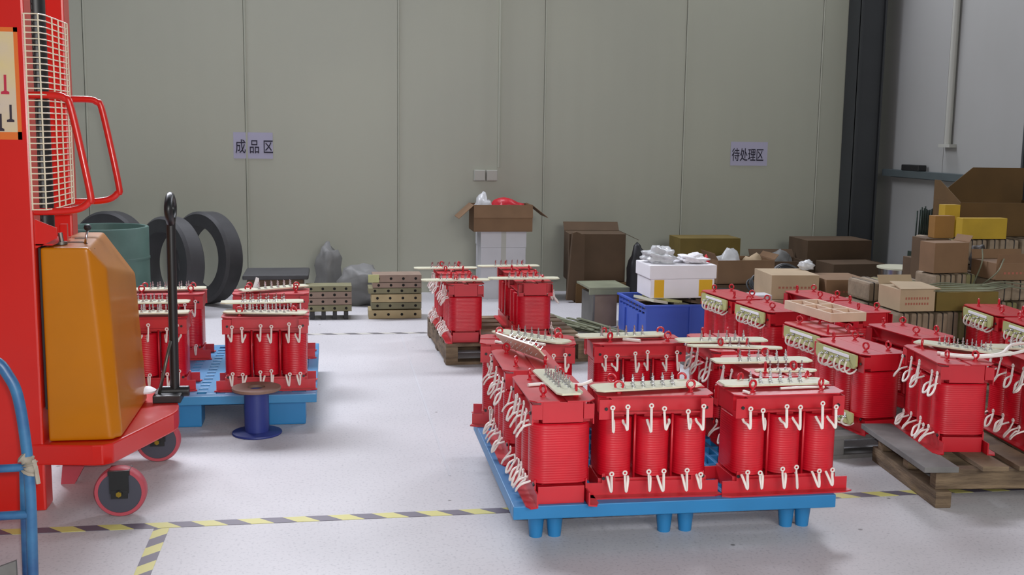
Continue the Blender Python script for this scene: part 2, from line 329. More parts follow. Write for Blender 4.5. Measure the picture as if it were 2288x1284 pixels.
def coil(b):
    pr = rrect(0.0575, 0.100, 0.053, 8); n = len(pr)
    lv = [(0.066, 0.93), (0.069, 1.0), (0.262, 1.0), (0.266, 0.93)]
    vs = [(p[0]*s, p[1]*s, z) for z, s in lv for p in pr]; fs = []
    for i in range(3):
        for k in range(n): l = (k+1) % n; fs.append((i*n+k, i*n+l, (i+1)*n+l, (i+1)*n+k))
    b.add(vs, fs, True); b.add(vs[:n], [tuple(range(n-1, -1, -1))]); b.add(vs[3*n:], [tuple(range(n))])
def eyebolt(b):
    b.cyl((0, 0, 0), (0, 0, 0.012), 0.0055, 10); b.cyl((0, 0, 0.0), (0, 0, 0.004), 0.010, 6)
    b.tube([(0.0135*math.cos(a), 0, 0.025+0.0135*math.sin(a)) for a in [2*PI*k/18 for k in range(18)]], 0.0042, 8, True)
def lug(b):
    b.tube([(0.0062*math.cos(a), 0, 0.0062*math.sin(a)) for a in [2*PI*k/14 for k in range(14)]], 0.0028, 6, True)
def lead_path(rng, x, top, out=0.0):
    # ribbon lead: leaves the winding, bends down in front, rises to its ring lug
    z0 = 0.262 if top else 0.070; zb = 0.238-rng.uniform(0, .010) if top else 0.024+rng.uniform(0, .006)
    zt = 0.300+rng.uniform(-.014, .012) if top else 0.084+rng.uniform(-.012, .010)
    sx = rng.choice((-1, 1))*rng.uniform(0.006, 0.020); yo = -0.109
    if out:
        zb -= 0.016 if top else 0.0; u = 0.020*(1 if sx > 0 else -1)
        return [(x, -0.096, z0), (x+u*0.3, yo-out*0.5, z0-0.012), (x+u*0.8, yo-out*0.9, zb+0.014), (x+u*1.3, yo-out*1.05, zb), (x+u*1.9, yo-out*0.8, zb+0.008), (x+u*1.6, yo-out*0.35, zb+0.028), (x+u*1.3, yo-out*0.1, zt-0.012), (x+u*1.2, yo, zt-0.004)]
    return [(x+sx, -0.096, z0), (x+sx*0.9, -0.106, z0-0.008), (x+sx*0.45, yo-0.010, zb+0.012), (x+sx*0.1, yo-0.016, zb), (x-sx*0.05, yo-0.014, zb+0.014), (x-sx*0.12, yo-0.008, zt-0.02), (x-sx*0.15, yo-0.006, zt-0.006)]
def board_bolt(b):
    b.cyl((0, 0, -0.012), (0, 0, 0.034), 0.0026, 8); b.cyl((0, 0, 0.0), (0, 0, 0.0016), 0.0075, 10); b.cyl((0, 0, 0.0016), (0, 0, 0.007), 0.0055, 6); b.cyl((0, 0, 0.016), (0, 0, 0.019), 0.0055, 6)
RNG = random.Random(5)
def transformer(x, y, z, deg, kind, label, group, seed, rear_leads=False):
    e = empty('transformer', (x, y, z), math.radians(deg), label, 'transformer', group)
    L = LH if kind == 'A' else 0.205; foot = 0.038 if kind == 'A' else 0.02
    part('core', 'core', core, M['red'], e, 0.001)
    for s_ in (-1, 1):
        part('base_rail', 'rail%s%d' % (kind, s_), lambda b: foot_rail(b, s_, L, foot), M['red'], e)
        part('top_clamp', 'clamp%s%d' % (kind, s_), lambda b: top_clamp(b, s_, kind == 'B'), M['red'], e)
    for cx in (-0.128, 0, 0.128): part('winding', 'coil', coil, M['coil'], e, 0, (cx, 0, 0))
    for cx in (-0.064, 0.064):
        for cy in (-0.072, 0.072): part('tie_rod', 'rod', lambda b: b.cyl((0, 0, 0.05), (0, 0, 0.285), 0.0045, 8), M['red'], e, 0, (cx, cy, 0))
    for cx in (-0.170, 0.170):
        for cz in (0.302, 0.062): part('clamp_bolt', 'cbolt', clamp_bolt, M['blackp'], e, 0, (cx, -0.1028 if cz > 0.2 else -0.0885, cz))
    rg = random.Random(seed)
    for cx in (-0.118, 0.128):
        for cy in (-0.055, 0.055): part('eyebolt', 'eye', eyebolt, M['red'], e, 0, (cx, cy, HT), (0, 0, rg.uniform(-0.5, 0.9)))
    if kind == 'A':
        var = seed % 4
        for ti, top in enumerate((True, False)):
            for ci, cx in enumerate((-0.128, 0, 0.128)):
                for k, dx in enumerate((-0.022, 0.026)):
                    r2 = random.Random(var*100+ti*10+ci*2+k); p = lead_path(r2, cx+dx, top, 0.030 if abs(deg) > 60 else 0.0); key = ('lead', var, ti, ci, k, abs(deg) > 60)
                    l = part('lead_wire', key, lambda b: b.tube(spl(p, 5), 0.0036, 8, False, 1.35), M['white_wire'], e)
                    q = Vector(p[-1])+Vector((0, -0.001, 0.009)); part('ring_lug', 'lug', lug, M['white_wire'], l, 0, q)
    else:
        for zc, hh in ((0.305, 0.030), (0.058, 0.026)):
            hw = 0.155 if zc > 0.2 else 0.150; c = 0.014
            st = part('terminal_strip', ('strip', zc), lambda b: b.prism([(-hw, zc-hh+c), (-hw+c, zc-hh), (hw-c, zc-hh), (hw, zc-hh+c), (hw, zc+hh-0.004), (hw-0.004, zc+hh), (-hw+0.004, zc+hh), (-hw, zc+hh-0.004)], -0.1185, -0.1090, 'y'), M['fibre_g'], e)
            part('busbar', ('bus', zc), lambda b: b.box((-0.09, -0.1225, zc+hh-0.020), (0.105, -0.1188, zc+hh-0.007)), M['foam'], st, 0.001)
            for k in range(6):
                part('terminal_bolt', 'tbolt', lambda b: (b.cyl((0, 0, 0), (0, -0.015, 0), 0.003, 8), b.cyl((0, 0, 0), (0, -0.005, 0), 0.0065, 6)), M['steel'], st, 0, (-0.100+0.041*k, -0.1185, zc-0.004+(0.006 if k % 2 else -0.003)))
            for k in range(6):
                r2 = random.Random(k+int(zc*100)); sx = r2.uniform(-0.012, 0.014)
                pth = [(0, -0.128, -0.002), (sx*0.4, -0.135, -0.02), (sx, -0.134, -0.040), (sx*1.6+0.01, -0.121, -0.052), (sx+0.022, -0.106, -0.044), (sx+0.026, -0.094, -0.03)]
                if zc < 0.2: pth = [(a, b_, c_*0.55) for a, b_, c_ in pth]
                part('lead_loop', ('loop', zc, k), lambda b: b.tube(spl(pth, 5), 0.0042, 8), M['white_wire'], e, 0, (-0.104+0.041*k, 0, zc-0.004))
    return e
def tboard(x, y, z, deg, label, tilt=0.0, L=0.19, W=0.045, pitch=0.036, rows=2, group='loose terminal boards on the transformers', m='fibre', slope=0.0, nb=6):
    e = empty('terminal_board', (x, y, z), math.radians(deg), label, 'terminal board', group); e.rotation_euler = (tilt, slope, math.radians(deg))
    c = 0.014
    part('insulating_plate', ('tb', L, W, m), lambda b: b.prism([(-L, -W+c), (-L+c*1.6, -W), (L-c*1.6, -W), (L, -W+c), (L, W-c), (L-c*1.6, W), (-L+c*1.6, W), (-L, W-c)], 0, 0.006), M[m], e)
    for r_ in range(rows):
        for k in range(nb):
            part('bolt', 'bbolt', board_bolt, M['steel'], e, 0, (-pitch*(nb-1)/2+pitch*k+(0.010 if r_ else 0), (-0.016 if r_ == 0 else 0.016)*(W/0.045) if rows > 1 else 0, 0.006))
    return e
ZB = 0.150
G1 = 'transformers on the front blue pallet'
transformer(0.735, 3.585, ZB, -90, 'A', 'red transformer on the front-left corner of the front blue pallet, turned end-on to view', G1, 1)
transformer(0.725, 4.050, ZB, -91, 'A', 'red transformer end-on with a board propped up on top, second along the left edge', G1, 2)
transformer(0.805, 4.450, ZB, -9, 'A', 'red transformer at the back-left corner of the front blue pallet, set askew', G1, 3)
transformer(1.062, 3.535, ZB, -2, 'A', 'red transformer facing front in the middle of the front edge of the blue pallet', G1, 4)
transformer(1.515, 3.510, ZB, 1, 'A', 'red transformer facing front on the right end of the front blue pallet', G1, 5)
transformer(1.256, 4.42, ZB, -1, 'A', 'red transformer at the back middle of the front blue pallet before the blue crate', G1, 6)
transformer(1.612, 4.320, ZB, -92, 'A', 'red transformer at the back-right corner of the front blue pallet under two crossing boards', G1, 7)
transformer(1.605, 3.860, ZB, -88, 'A', 'red transformer right behind the front-right one, a long board lying crosswise on it', G1, 8)
G2 = 'transformers on the left blue pallet'
transformer(-0.300, 5.205, ZB, 0, 'A', 'red transformer at the front-right corner of the left blue pallet, behind the blue spool', G2, 9)
transformer(-0.845, 5.235, ZB, 0, 'A', 'red transformer on the left blue pallet partly hidden by the yellow stacker cover', G2, 10)
transformer(-0.312, 5.925, ZB, 0, 'A', 'red transformer at the back-right of the left blue pallet', G2, 11)
transformer(-0.850, 5.945, ZB, 0, 'A', 'red transformer at the back-left of the left blue pallet behind the black tiller', G2, 12)
G3 = 'transformers on the back-left wooden pallet'
transformer(0.775, 6.50, 0.125, -90, 'A', 'red transformer on the front-left of the small wooden pallet, leads hanging at its left', G3, 13)
transformer(1.190, 6.52, 0.125, 90, 'A', 'red transformer on the front-right of the small wooden pallet, leads at its right', G3, 14)
transformer(0.765, 6.98, 0.125, -90, 'A', 'red transformer on the back-left of the small wooden pallet', G3, 15)
transformer(1.190, 6.99, 0.125, 90, 'A', 'red transformer on the back-right of the small wooden pallet, before the white cartons', G3, 16)
G4 = 'transformers with side terminal strips'
ZW = 0.132; ZC = 0.102
transformer(2.275, 4.430, ZC, -83, 'B', 'front red transformer of the right column with a side terminal strip and bare top', G4, 21)
transformer(2.305, 4.860, ZC, -83, 'B', 'red transformer under the light wooden frame, second from the front in its column', G4, 22)
transformer(2.310, 5.530, ZC, -82.5, 'B', 'red transformer third from the front in the column with side strips', G4, 23)
transformer(2.265, 5.960, ZC, -83, 'B', 'rearmost red transformer of the column with side strips, beside the blue crate', G4, 24)
transformer(2.700, 4.770, ZC, 98, 'B', 'red transformer right of the wooden frame, its terminal strip facing away', G4, 25)
transformer(2.765, 5.465, ZC, 97, 'B', 'red transformer in the right column just behind the wooden frame', G4, 26)
transformer(2.750, 5.895, ZC, 97, 'B', 'red transformer at the back right, just before the pair of cartons', G4, 27)
transformer(3.395, 5.13, ZW, -96, 'B', 'rear of two red transformers at the right edge by the wrapped packs, with side strip', G4, 28)
transformer(3.345, 4.70, ZW, -96, 'B', 'front of two red transformers at the right edge by the wrapped packs, with side strip', G4, 29)
G5 = 'transformers on the front-right wooden pallet'
transformer(2.405, 3.955, 0.157, -98, 'A', 'red transformer end-on on the front-right wooden pallet, white leads along its left side', G5, 31)
transformer(2.770, 3.935, 0.157, -96, 'A', 'red transformer cut off by the right edge of the photo on the front-right wooden pallet', G5, 32)

# loose boards on top
ZT = ZB+HT
TB = [  # x, y, z, deg, label, tilt
 (1.045, 3.515, ZT+0.012, 7, 'terminal board with two rows of bolts on the front middle transformer of the blue pallet', 0.04),
 (1.500, 3.520, ZT+0.012, 1, 'terminal board with upright bolts on the front-right transformer of the blue pallet', 0.0),
 (0.755, 3.600, ZT+0.013, -87, 'pale terminal board lying lengthwise on the front-left corner transformer', 0.0),
 (0.815, 4.430, ZT+0.013, -50, 'terminal board with bolts lying diagonally on the back-left transformer of the blue pallet', 0.0),
 (1.200, 4.430, ZT+0.013, 4, 'terminal board on the back middle transformer of the front blue pallet', 0.0),
 (1.590, 4.290, ZT+0.012, -2, 'upper of two crossing terminal boards on the back-right transformer', 0.0),
 (1.600, 3.880, ZT+0.012, -1, 'terminal board lying crosswise behind the front-right transformer', 0.0)]
for t in TB: tboard(*t[:5], tilt=t[5])
tboard(1.610, 4.190, ZT+0.003, -14, 'lower of two crossing terminal boards on the back-right transformer', rows=1, nb=4, W=0.026)
tboard(1.640, 3.745, ZT+0.001, -3, 'narrow terminal board with small bolts just behind the front-right transformer board', rows=1, nb=5, W=0.022, L=0.115, pitch=0.03)
tboard(0.715, 4.10, ZT+0.038, -70, 'greenish terminal board propped up on edge with bolts turned to the left', tilt=-0.80, m='fibre', L=0.165)
tboard(-0.300, 5.150, ZT+0.012, -10, 'terminal board with bolts on the front-right transformer of the left blue pallet')
tboard(-0.320, 5.265, ZT+0.043, 2, 'terminal board lying on the rear eyebolts of the front-right transformer of the left pallet')
tboard(-0.300, 5.93, ZT+0.014, 28, 'terminal board turned aslant on the back-right transformer of the left blue pallet')
tboard(-0.835, 5.185, ZT+0.012, 0, 'terminal board behind the yellow cover on the front-left transformer of the left blue pallet')
tboard(-0.845, 5.295, ZT+0.043, 0, 'terminal board lying on the rear eyebolts behind the yellow stacker cover')
tboard(-0.840, 5.95, ZT+0.012, 6, 'terminal board on the back-left transformer of the left blue pallet')
ZM = 0.125+HT
tboard(0.720, 6.38, ZM+0.013, 0, 'terminal board across the front-left transformer of the small wooden pallet', L=0.2)
tboard(1.125, 6.38, ZM+0.020, -1, 'terminal board across the front-right transformer of the small wooden pallet', L=0.21)
tboard(0.720, 6.95, ZM+0.013, 1, 'terminal board across the back-left transformer of the small wooden pallet', L=0.2)
tboard(1.130, 6.98, ZM+0.020, 3, 'terminal board across the back-right transformer of the small wooden pallet', L=0.2)
ZR = 0.157+HT
tboard(2.500, 4.00, ZR+0.013, -50, 'terminal board aslant on the end-on transformer of the front-right wooden pallet')
tboard(2.790, 3.98, ZR+0.013, -12, 'terminal board on the transformer cut off by the right edge')
# bare cable ends lying on top plates
def lay(pts, r, label, m='white_wire', flat=1.3):
    b = B(); b.tube(spl(pts, 6), r, 8, False, flat); tag(new('loose_cable', b, M[m]), label, 'cable', 'loose white cables on the top plates')
lay([(0.655, 3.60, ZT+.006), (0.70, 3.61, ZT+.006), (0.72, 3.605, ZT+.006)], .006, 'short white cable on the corner transformer left of its board')
lay([(0.79, 3.60, ZT+.006), (0.84, 3.59, ZT+.006), (0.875, 3.585, ZT+.02)], .006, 'short white cable on the corner transformer right of its board')
lay([(0.70, 4.43, ZT+.006), (0.78, 4.36, ZT+.006), (0.85, 4.30, ZT+.006)], .006, 'white cable lying left of the diagonal board')
lay([(0.66, 4.38, ZT+.006), (0.74, 4.31, ZT+.006), (0.82, 4.27, ZT+.006)], .006, 'white cable lying along the front edge by the diagonal board')
lay([(1.20, 4.39, ZT+.006), (1.26, 4.345, ZT+.006)], .007, 'short white cable end on the back middle transformer')
lay([(1.36, 3.437, ZT+.006), (1.37, 3.415, ZT+.006)], .005, 'tiny white cable end at the left of the front-right top plate')
lay([(1.50, 3.462, ZT+.006), (1.58, 3.466, ZT+.007), (1.66, 3.468, ZT+.006)], .0045, 'white cable lying along the front of the front-right board')
lay([(2.36, 3.95, ZR+.008), (2.44, 3.87, ZR+.010), (2.53, 3.80, ZR+.03), (2.64, 3.88, ZR+.05), (2.80, 3.90, ZR+.05)], .006, 'long white cable crossing from the end-on transformer to the right edge')
lay([(2.35, 3.91, ZR+.008), (2.44, 3.83, ZR+.012), (2.56, 3.79, ZR+.03), (2.70, 3.83, ZR+.045)], .006, 'white cable running beside the long crossing cable')
b = B(); b.prism([(-0.02, 0), (0.02, 0), (0.012, 0.07), (-0.004, 0.075)], -0.001, 0.001, 'y'); tag(new('paper_tag', b, M['foam'], None, 0, (-0.395, 5.93, ZT), (0, 0.1, 0.3)), 'white paper tag standing on the back-right transformer of the left pallet', 'tag')

# light wooden frame lying on the transformers
e = empty('divided_tray', (2.365, 4.985, ZC+HT+0.043), math.radians(7), 'light pine frame with six openings lying on two red transformers', 'tray')
part('frame_rails', 'wf', lambda b: [b.box((-0.095, -0.21, 0), (-0.083, 0.21, 0.042)), b.box((0.083, -0.21, 0), (0.095, 0.21, 0.042)), b.box((-0.083, -0.21, 0), (0.083, -0.195, 0.042)), b.box((-0.083, 0.195, 0), (0.083, 0.21, 0.042))], M['pine'], e, 0.001)
part('cross_bars', 'wfc', lambda b: [b.box((-0.083, -0.075, 0.004), (0.083, -0.063, 0.040)), b.box((-0.083, 0.065, 0.004), (0.083, 0.077, 0.040)), b.box((-0.006, -0.195, 0.004), (0.006, 0.195, 0.039))], M['pine'], e)

# ------------------------------------------------------------------ pallets
def lattice(b, x0, x1, y0, y1, z0, z1, nx, ny, rib, edge):
    b.box((x0, y0, z0), (x1, y0+edge, z1)); b.box((x0, y1-edge, z0), (x1, y1, z1)); b.box((x0, y0+edge, z0), (x0+edge, y1-edge, z1)); b.box((x1-edge, y0+edge, z0), (x1, y1-edge, z1))
    ix0, ix1, iy0, iy1 = x0+edge, x1-edge, y0+edge, y1-edge
    for i in range(1, nx):
        x = ix0+(ix1-ix0)*i/nx; b.box((x-rib/2, iy0, z0+0.001), (x+rib/2, iy1, z1-0.0005))
    for i in range(1, ny):
        y = iy0+(iy1-iy0)*i/ny; b.box((ix0, y-rib/2, z0+0.002), (ix1, y+rib/2, z1-0.001))
e = empty('plastic_pallet', (0.575, 3.385, 0), math.radians(-0.6), 'bright blue plastic pallet with round legs in the front, carrying eight red transformers', 'pallet')
b = B(); lattice(b, 0, 1.105, 0, 1.10, 0.105, 0.15, 22, 9, 0.014, 0.06); new('deck', b, M['blue'], e, 0.003)
for x in (0.098, 0.162, 0.545, 0.620, 0.985, 1.045):
    for y in (0.13, 0.55, 0.97):
        part('leg', 'pleg', lambda b: b.lathe([(0.0, 0.107), (0.032, 0.107), (0.022, 0.0), (0.0, 0.0)], n=16), M['blue'], e, 0, (x, y, 0))
e = empty('plastic_pallet', (-1.19, 5.015, 0), 0, 'blue plastic pallet with square foot blocks on the left, carrying four red transformers', 'pallet')
b = B(); lattice(b, 0, 1.12, 0, 1.22, 0.110, 0.15, 12, 16, 0.045, 0.05); new('deck', b, M['blue_l'], e, 0.003)
for x in (0.12, 0.52, 0.985):
    for y in (0.10, 0.61, 1.12):
        part('foot_block', 'pfoot', lambda b: b.prism([(-0.085, -0.07), (0.085, -0.07), (0.085, 0.07), (-0.085, 0.07)], 0, 0.112), M['blue'], e, 0.008, (x, y, 0))
def wpallet(x, y, w_, d, h, label, deg=0, nb=7, m='wood', overhang=0.0, lift=0.0):
    e = empty('wooden_pallet', (x, y, 0), math.radians(deg), label, 'pallet', 'wooden pallets under the transformers')
    t = 0.018; bw = d/nb*0.72
    for i in range(3):
        xx = (w_-0.07)*i/2; b = B(); b.box((xx, 0.0, t), (xx+0.07, d, h-t)); new('stringer', b, M[m], e, 0.003)
    for i in range(nb):
        yy = (d-bw)*i/(nb-1); b = B(); b.box((-overhang, yy, h-t), (w_+overhang, yy+bw, h)); new('deck_board', b, M[m], e, 0.002)
    for yy in (0.0, (d-bw)/2, d-bw):
        b = B(); b.box((0, yy, 0), (w_, yy+bw, t)); new('bottom_board', b, M[m], e, 0.002)
    return e
wpallet(0.655, 6.27, 0.86, 0.96, 0.125, 'small brown wooden pallet in the aisle carrying four red transformers', 1.5)
wpallet(2.06, 4.225, 0.90, 0.88, ZC, 'wooden pallet under the column of transformers nearer the camera', 4, m='woodg')
wpallet(2.09, 5.28, 0.86, 0.92, ZC, 'wooden pallet under the rear column of transformers', 3, m='woodg')
wpallet(3.20, 4.42, 0.9, 0.90, ZW, 'wooden pallet at the right edge under two red transformers', 4)
# front right pallet: heavy blocks, boards running front to back
e = empty('wooden_pallet', (2.215, 3.60, 0), math.radians(-5.5), 'heavy weathered wooden pallet at the front right with one loose grey plank', 'pallet', 'wooden pallets under the transformers')
def bx(name, a, c, m, bv=0.004, par=None): b_ = B(); b_.box(a, c); return new(name, b_, M[m], par or e, bv)
for yy in (0.03, 0.27, 0.52): bx('bearer', (-0.02, yy, 0.062), (1.1, yy+0.05, 0.138), 'wood')
for i, xx in enumerate((-0.03, 0.45, 0.95)):
    bx('runner', (xx, 0.0, 0.0), (xx+0.06, 0.60, 0.062), 'wood')
for xx in (0.14, 0.28, 0.42, 0.56, 0.70, 0.84, 0.98): bx('deck_board', (xx, 0.0, 0.138), (xx+0.10, 0.58, 0.157), 'wood', 0.002)
b_ = B(); b_.box((-0.085, -0.012, 0.138), (0.045, 0.60, 0.160)); new('loose_plank', b_, M['woodg'], e, 0.003)['label'] = 'grey loose plank'

# ------------------------------------------------------------------ blue cable spool
e = empty('cable_spool', (-0.332, 4.915, 0), 0, 'dark blue empty cable spool standing on the floor before the left pallet', 'spool')
part('lower_flange', 'spf', lambda b: b.lathe([(0, 0), (0.108, 0), (0.110, 0.004), (0.108, 0.009), (0.055, 0.013), (0, 0.013)], n=40), M['bluespool'], e)
part('barrel', 'spb', lambda b: b.lathe([(0.054, 0.010), (0.054, 0.200)], n=32), M['bluespool'], e)
part('upper_flange', 'spu', lambda b: b.lathe([(0.038, 0.212), (0.106, 0.212), (0.108, 0.207), (0.106, 0.200), (0.038, 0.200), (0.038, 0.212)], n=40), M['spooltop'], e)

# ------------------------------------------------------------------ red pallet stacker
e = empty('pallet_stacker', (-1.0, 3.97, 0), 0, 'red pallet stacker with yellow rounded cover, white mesh guard and two red handles', 'pallet stacker')
def sp(name, fn, m, bv=0.0, par=None):
    b_ = B(); fn(b_); o = new(name, b_, M[m] if isinstance(m, str) else m, par or e, bv); return o
sp('mast_upright', lambda b: b.box((-0.40, 0, 0), (0.0, 0.10, 2.3)), 'orange', 0.008)
sp('mast_upright', lambda b: b.box((-0.075, 0.60, 0), (-0.005, 0.70, 2.3)), 'orange', 0.008)
sp('lift_cylinder', lambda b: (b.cyl((-0.035, 0.30, 0.9), (-0.035, 0.30, 2.3), 0.034, 20), b.cyl((-0.045, 0.22, 0.3), (-0.045, 0.22, 2.3), 0.016, 10)), 'blackp')
sp('lift_chain', lambda b: [b.box((-0.055, 0.165, 1.02+0.022*k), (-0.015, 0.175, 1.036+0.022*k)) for k in range(40)], 'blackp')
def guard(b):
    z0, z1 = 1.065, 1.715; r_ = 0.0022
    for k in range(33):
        z = z0+(z1-z0)*k/32
        b.tube([(0.0, -0.012, z), (0.048, -0.012, z), (0.060, 0.03, z), (0.062, 0.17, z), (0.062, 0.34, z)], r_, 5)
    for x, y in ((0.004, -0.014), (0.048, -0.014), (0.063, 0.11), (0.063, 0.20), (0.063, 0.30), (0.062, 0.34)):
        b.tube([(x, y, z0), (x, y, z1)], 0.0026, 5)
sp('mesh_guard', guard, 'cream_wire')
hp = [(0, 0, 0.395), (0.085, 0, 0.395), (0.115, 0, 0.385), (0.135, 0, 0.350), (0.185, 0, 0.07), (0.18, 0, 0.035), (0.15, 0, 0.012), (0.10, 0, 0.003), (0, 0, 0.0)]
for yy, nm in ((0.0, 'near'), (0.53, 'far')):
    sp('grab_handle', lambda b: b.tube(spl([(p[0]-0.003, yy+0.03, 1.055+p[2]) for p in hp], 6), 0.0125, 12), 'orange')
# body cover: bevelled convex body with a slanted right top and chamfered front corner
def cover_mesh():
    pl = [((0.012, 0, 0), (-1, 0, 0)), ((0, 0.02, 0), (0, -1, 0)), ((0, 0.62, 0), (0, 1, 0)), ((0, 0, 0.245), (0, 0, -1)), ((0, 0, 0.932), (0, 0, 1)),
          ((0.164, 0.116, 0.93), (1.0, 0.107, 0.70)), ((0.170, 0.02, 0.93), (1.0, -0.80, 0.08)), ((0.256, 0.6, 0.245), (1.0, 0.0, 0.06))]
    pl = [(Vector(a), Vector(b_).normalized()) for a, b_ in pl]; pts = []
    for i in range(len(pl)):
        for j in range(i+1, len(pl)):
            for k in range(j+1, len(pl)):
                A = Matrix((pl[i][1], pl[j][1], pl[k][1]))
                if abs(A.determinant()) < 1e-6: continue
                p = A.inverted() @ Vector((pl[i][1].dot(pl[i][0]), pl[j][1].dot(pl[j][0]), pl[k][1].dot(pl[k][0])))
                if all((p-a).dot(n_) < 1e-5 for a, n_ in pl) and all((p-q).length > 1e-4 for q in pts): pts.append(p)
    bm = bmesh.new(); vv = [bm.verts.new(p) for p in pts]; r_ = bmesh.ops.convex_hull(bm, input=vv)
    bmesh.ops.dissolve_limit(bm, angle_limit=0.01, verts=bm.verts, edges=bm.edges)
    bmesh.ops.recalc_face_normals(bm, faces=bm.faces)
    me = bpy.data.meshes.new('battery_cover'); bm.to_mesh(me); bm.free(); me.materials.append(M['yellow']); return me
cv = link('battery_cover', cover_mesh(), e)
_md = cv.modifiers.new('remesh', 'REMESH'); _md.mode = 'VOXEL'; _md.voxel_size = 0.007; _md.use_smooth_shade = True
_md = cv.modifiers.new('smooth', 'SMOOTH'); _md.iterations = 10; _md.factor = 0.6
sp('indicator_cap', lambda b: (b.cyl((0.062, 0.12, 0.934), (0.062, 0.12, 0.944), 0.020, 16), b.cyl((0.062, 0.12, 0.943), (0.058, 0.12, 0.975), 0.008, 8)), 'darksteel', 0, cv)
sp('control_lever', lambda b: b.tube([(0.132, 0.16, 0.93), (0.142, 0.16, 0.980)], 0.0042, 8), 'steel', 0, cv)
sp('lever_knob', lambda b: b.lathe([(0.0, 0), (0.010, 0.003), (0.014, 0.012), (0.010, 0.021), (0.0, 0.024)], (0.143, 0.16, 0.978), 16), 'black', 0, cv)
sp('lever_slot', lambda b: (b.tube([(0.07, 0.18, 0.9355), (0.12, 0.18, 0.9355), (0.134, 0.165, 0.9345), (0.172, 0.12, 0.917)], 0.0022, 6), b.box((0.06, 0.33, 0.934), (0.095, 0.336, 0.9365))), 'black', 0, cv)
sp('bracket', lambda b: (b.box((0.0, 0.02, 0.94), (0.055, 0.30, 0.945)), b.prism([(0.0, 0.93), (0.07, 0.965), (0.07, 1.0), (0.0, 1.03)], 0.02, 0.026, 'y'), b.box((0.045, 0.18, 0.93), (0.068, 0.2, 1.0))), 'orange')
sp('plastic_sleeve', lambda b: b.box((0.005, 0.03, 0.36), (0.013, 0.12, 0.93)), 'black')
# platform
def plat(b):
    P = [(-0.05, 0.0), (0.17, -0.035), (0.205, -0.035), (0.235, -0.010), (0.388, 0.39), (0.398, 0.44), (0.392, 0.52), (0.36, 0.66), (0.30, 0.76), (-0.05, 0.78)]
    b.prism(P, 0.168, 0.243)
sp('platform', plat, 'orange', 0.006)
sp('outrigger', lambda b: b.box((-0.02, 0.60, 0.03), (0.02, 0.72, 0.17)), 'orange', 0.006)
def caster(x, y):
    c_ = sp('caster', lambda b: (b.box((x-0.032, y-0.034, 0.088), (x+0.032, y-0.028, 0.168)), b.box((x-0.032, y+0.028, 0.088), (x+0.032, y+0.034, 0.168)), b.box((x-0.036, y-0.036, 0.152), (x+0.036, y+0.036, 0.169)), b.box((x-0.028, y-0.035, 0.07), (x+0.028, y-0.029, 0.10)), b.cyl((x, y-0.042, 0.088), (x, y+0.042, 0.088), 0.012, 12)), 'blackp')
    w_ = sp('wheel', lambda b: b.lathe([(0.0, -0.020), (0.074, -0.020), (0.076, 0.0), (0.074, 0.020), (0.0, 0.020)], (x, y, 0.088), 36, 'y'), 'wheelc', 0, c_)
    sp('tread', lambda b: b.lathe([(0.073, -0.023), (0.084, -0.023), (0.088, -0.015), (0.088, 0.015), (0.084, 0.023), (0.073, 0.023), (0.073, -0.023)], (x, y, 0.088), 40, 'y'), 'pinkrubber', 0, c_)
    sp('hub_nut', lambda b: b.cyl((x, y-0.046, 0.088), (x, y-0.040, 0.088), 0.010, 6), 'brass', 0, c_)
caster(0.268, -0.075); caster(0.300, 0.57)
# decal
dc = sp('decal', lambda b: (b.box((-0.30, -0.0012, 1.325), (-0.035, -0.0002, 1.655))), 'decal')
sp('decal_rim', lambda b: (b.box((-0.30, -0.0010, 1.300), (-0.022, -0.0001, 1.326)), b.box((-0.035, -0.0010, 1.30), (-0.022, -0.0001, 1.67)), b.box((-0.30, -0.0010, 1.655), (-0.022, -0.0001, 1.67))), 'decal_o', 0, dc)
for xx, zz, m_, s_ in ((-0.068, 1.48, 'decal_r', 1.0), (-0.055, 1.385, 'decal_k', 0.9), (-0.088, 1.355, 'decal_k', 0.9), (-0.10, 1.60, 'decal_r', 0.6), (-0.095, 1.52, 'decal_b', 0.35), (-0.093, 1.43, 'decal_k', 0.5)):
    sp('decal_icon', lambda b: b.prism([(xx-0.014*s_, zz-0.030*s_), (xx+0.012*s_, zz-0.030*s_), (xx+0.012*s_, zz-0.022*s_), (xx+0.004*s_, zz-0.018*s_), (xx+0.005*s_, zz+0.034*s_), (xx-0.003*s_, zz+0.034*s_), (xx-0.004*s_, zz-0.018*s_), (xx-0.014*s_, zz-0.022*s_)], -0.0022, -0.0012, 'y'), m_, 0, dc)
# tiller
def tiller(b):
    x, y = 0.362, 0.63
    b.tube([(x, y, 0.25), (x+0.003, y, 0.95), (x+0.004, y, 0.99)], 0.0185, 14)
    b.tube(spl([(x+0.004, y-0.01, 0.97), (x+0.004, y-0.055, 1.0), (x+0.004, y-0.06, 1.04), (x+0.004, y, 1.075), (x+0.004, y+0.06, 1.04), (x+0.004, y+0.055, 1.0), (x+0.004, y+0.01, 0.97)], 5), 0.0165, 12)
tl = sp('tiller', tiller, 'blackp')
sp('tiller_base', lambda b: (b.box((0.285, 0.55, 0.243), (0.395, 0.70, 0.275)), b.cyl((0.30, 0.63, 0.275), (0.42, 0.63, 0.275), 0.022, 14)), 'blackp', 0.004, tl)
sp('pedal_rod', lambda b: b.tube([(0.355, 0.60, 0.49), (0.305, 0.59, 0.27)], 0.0065, 8), 'darksteel')
sp('foot_pedal', lambda b: b.lathe([(0.0, 0.0), (0.04, 0.0), (0.045, 0.008), (0.03, 0.018), (0.0, 0.022)], (0.252, 0.58, 0.285), 20), 'foam')
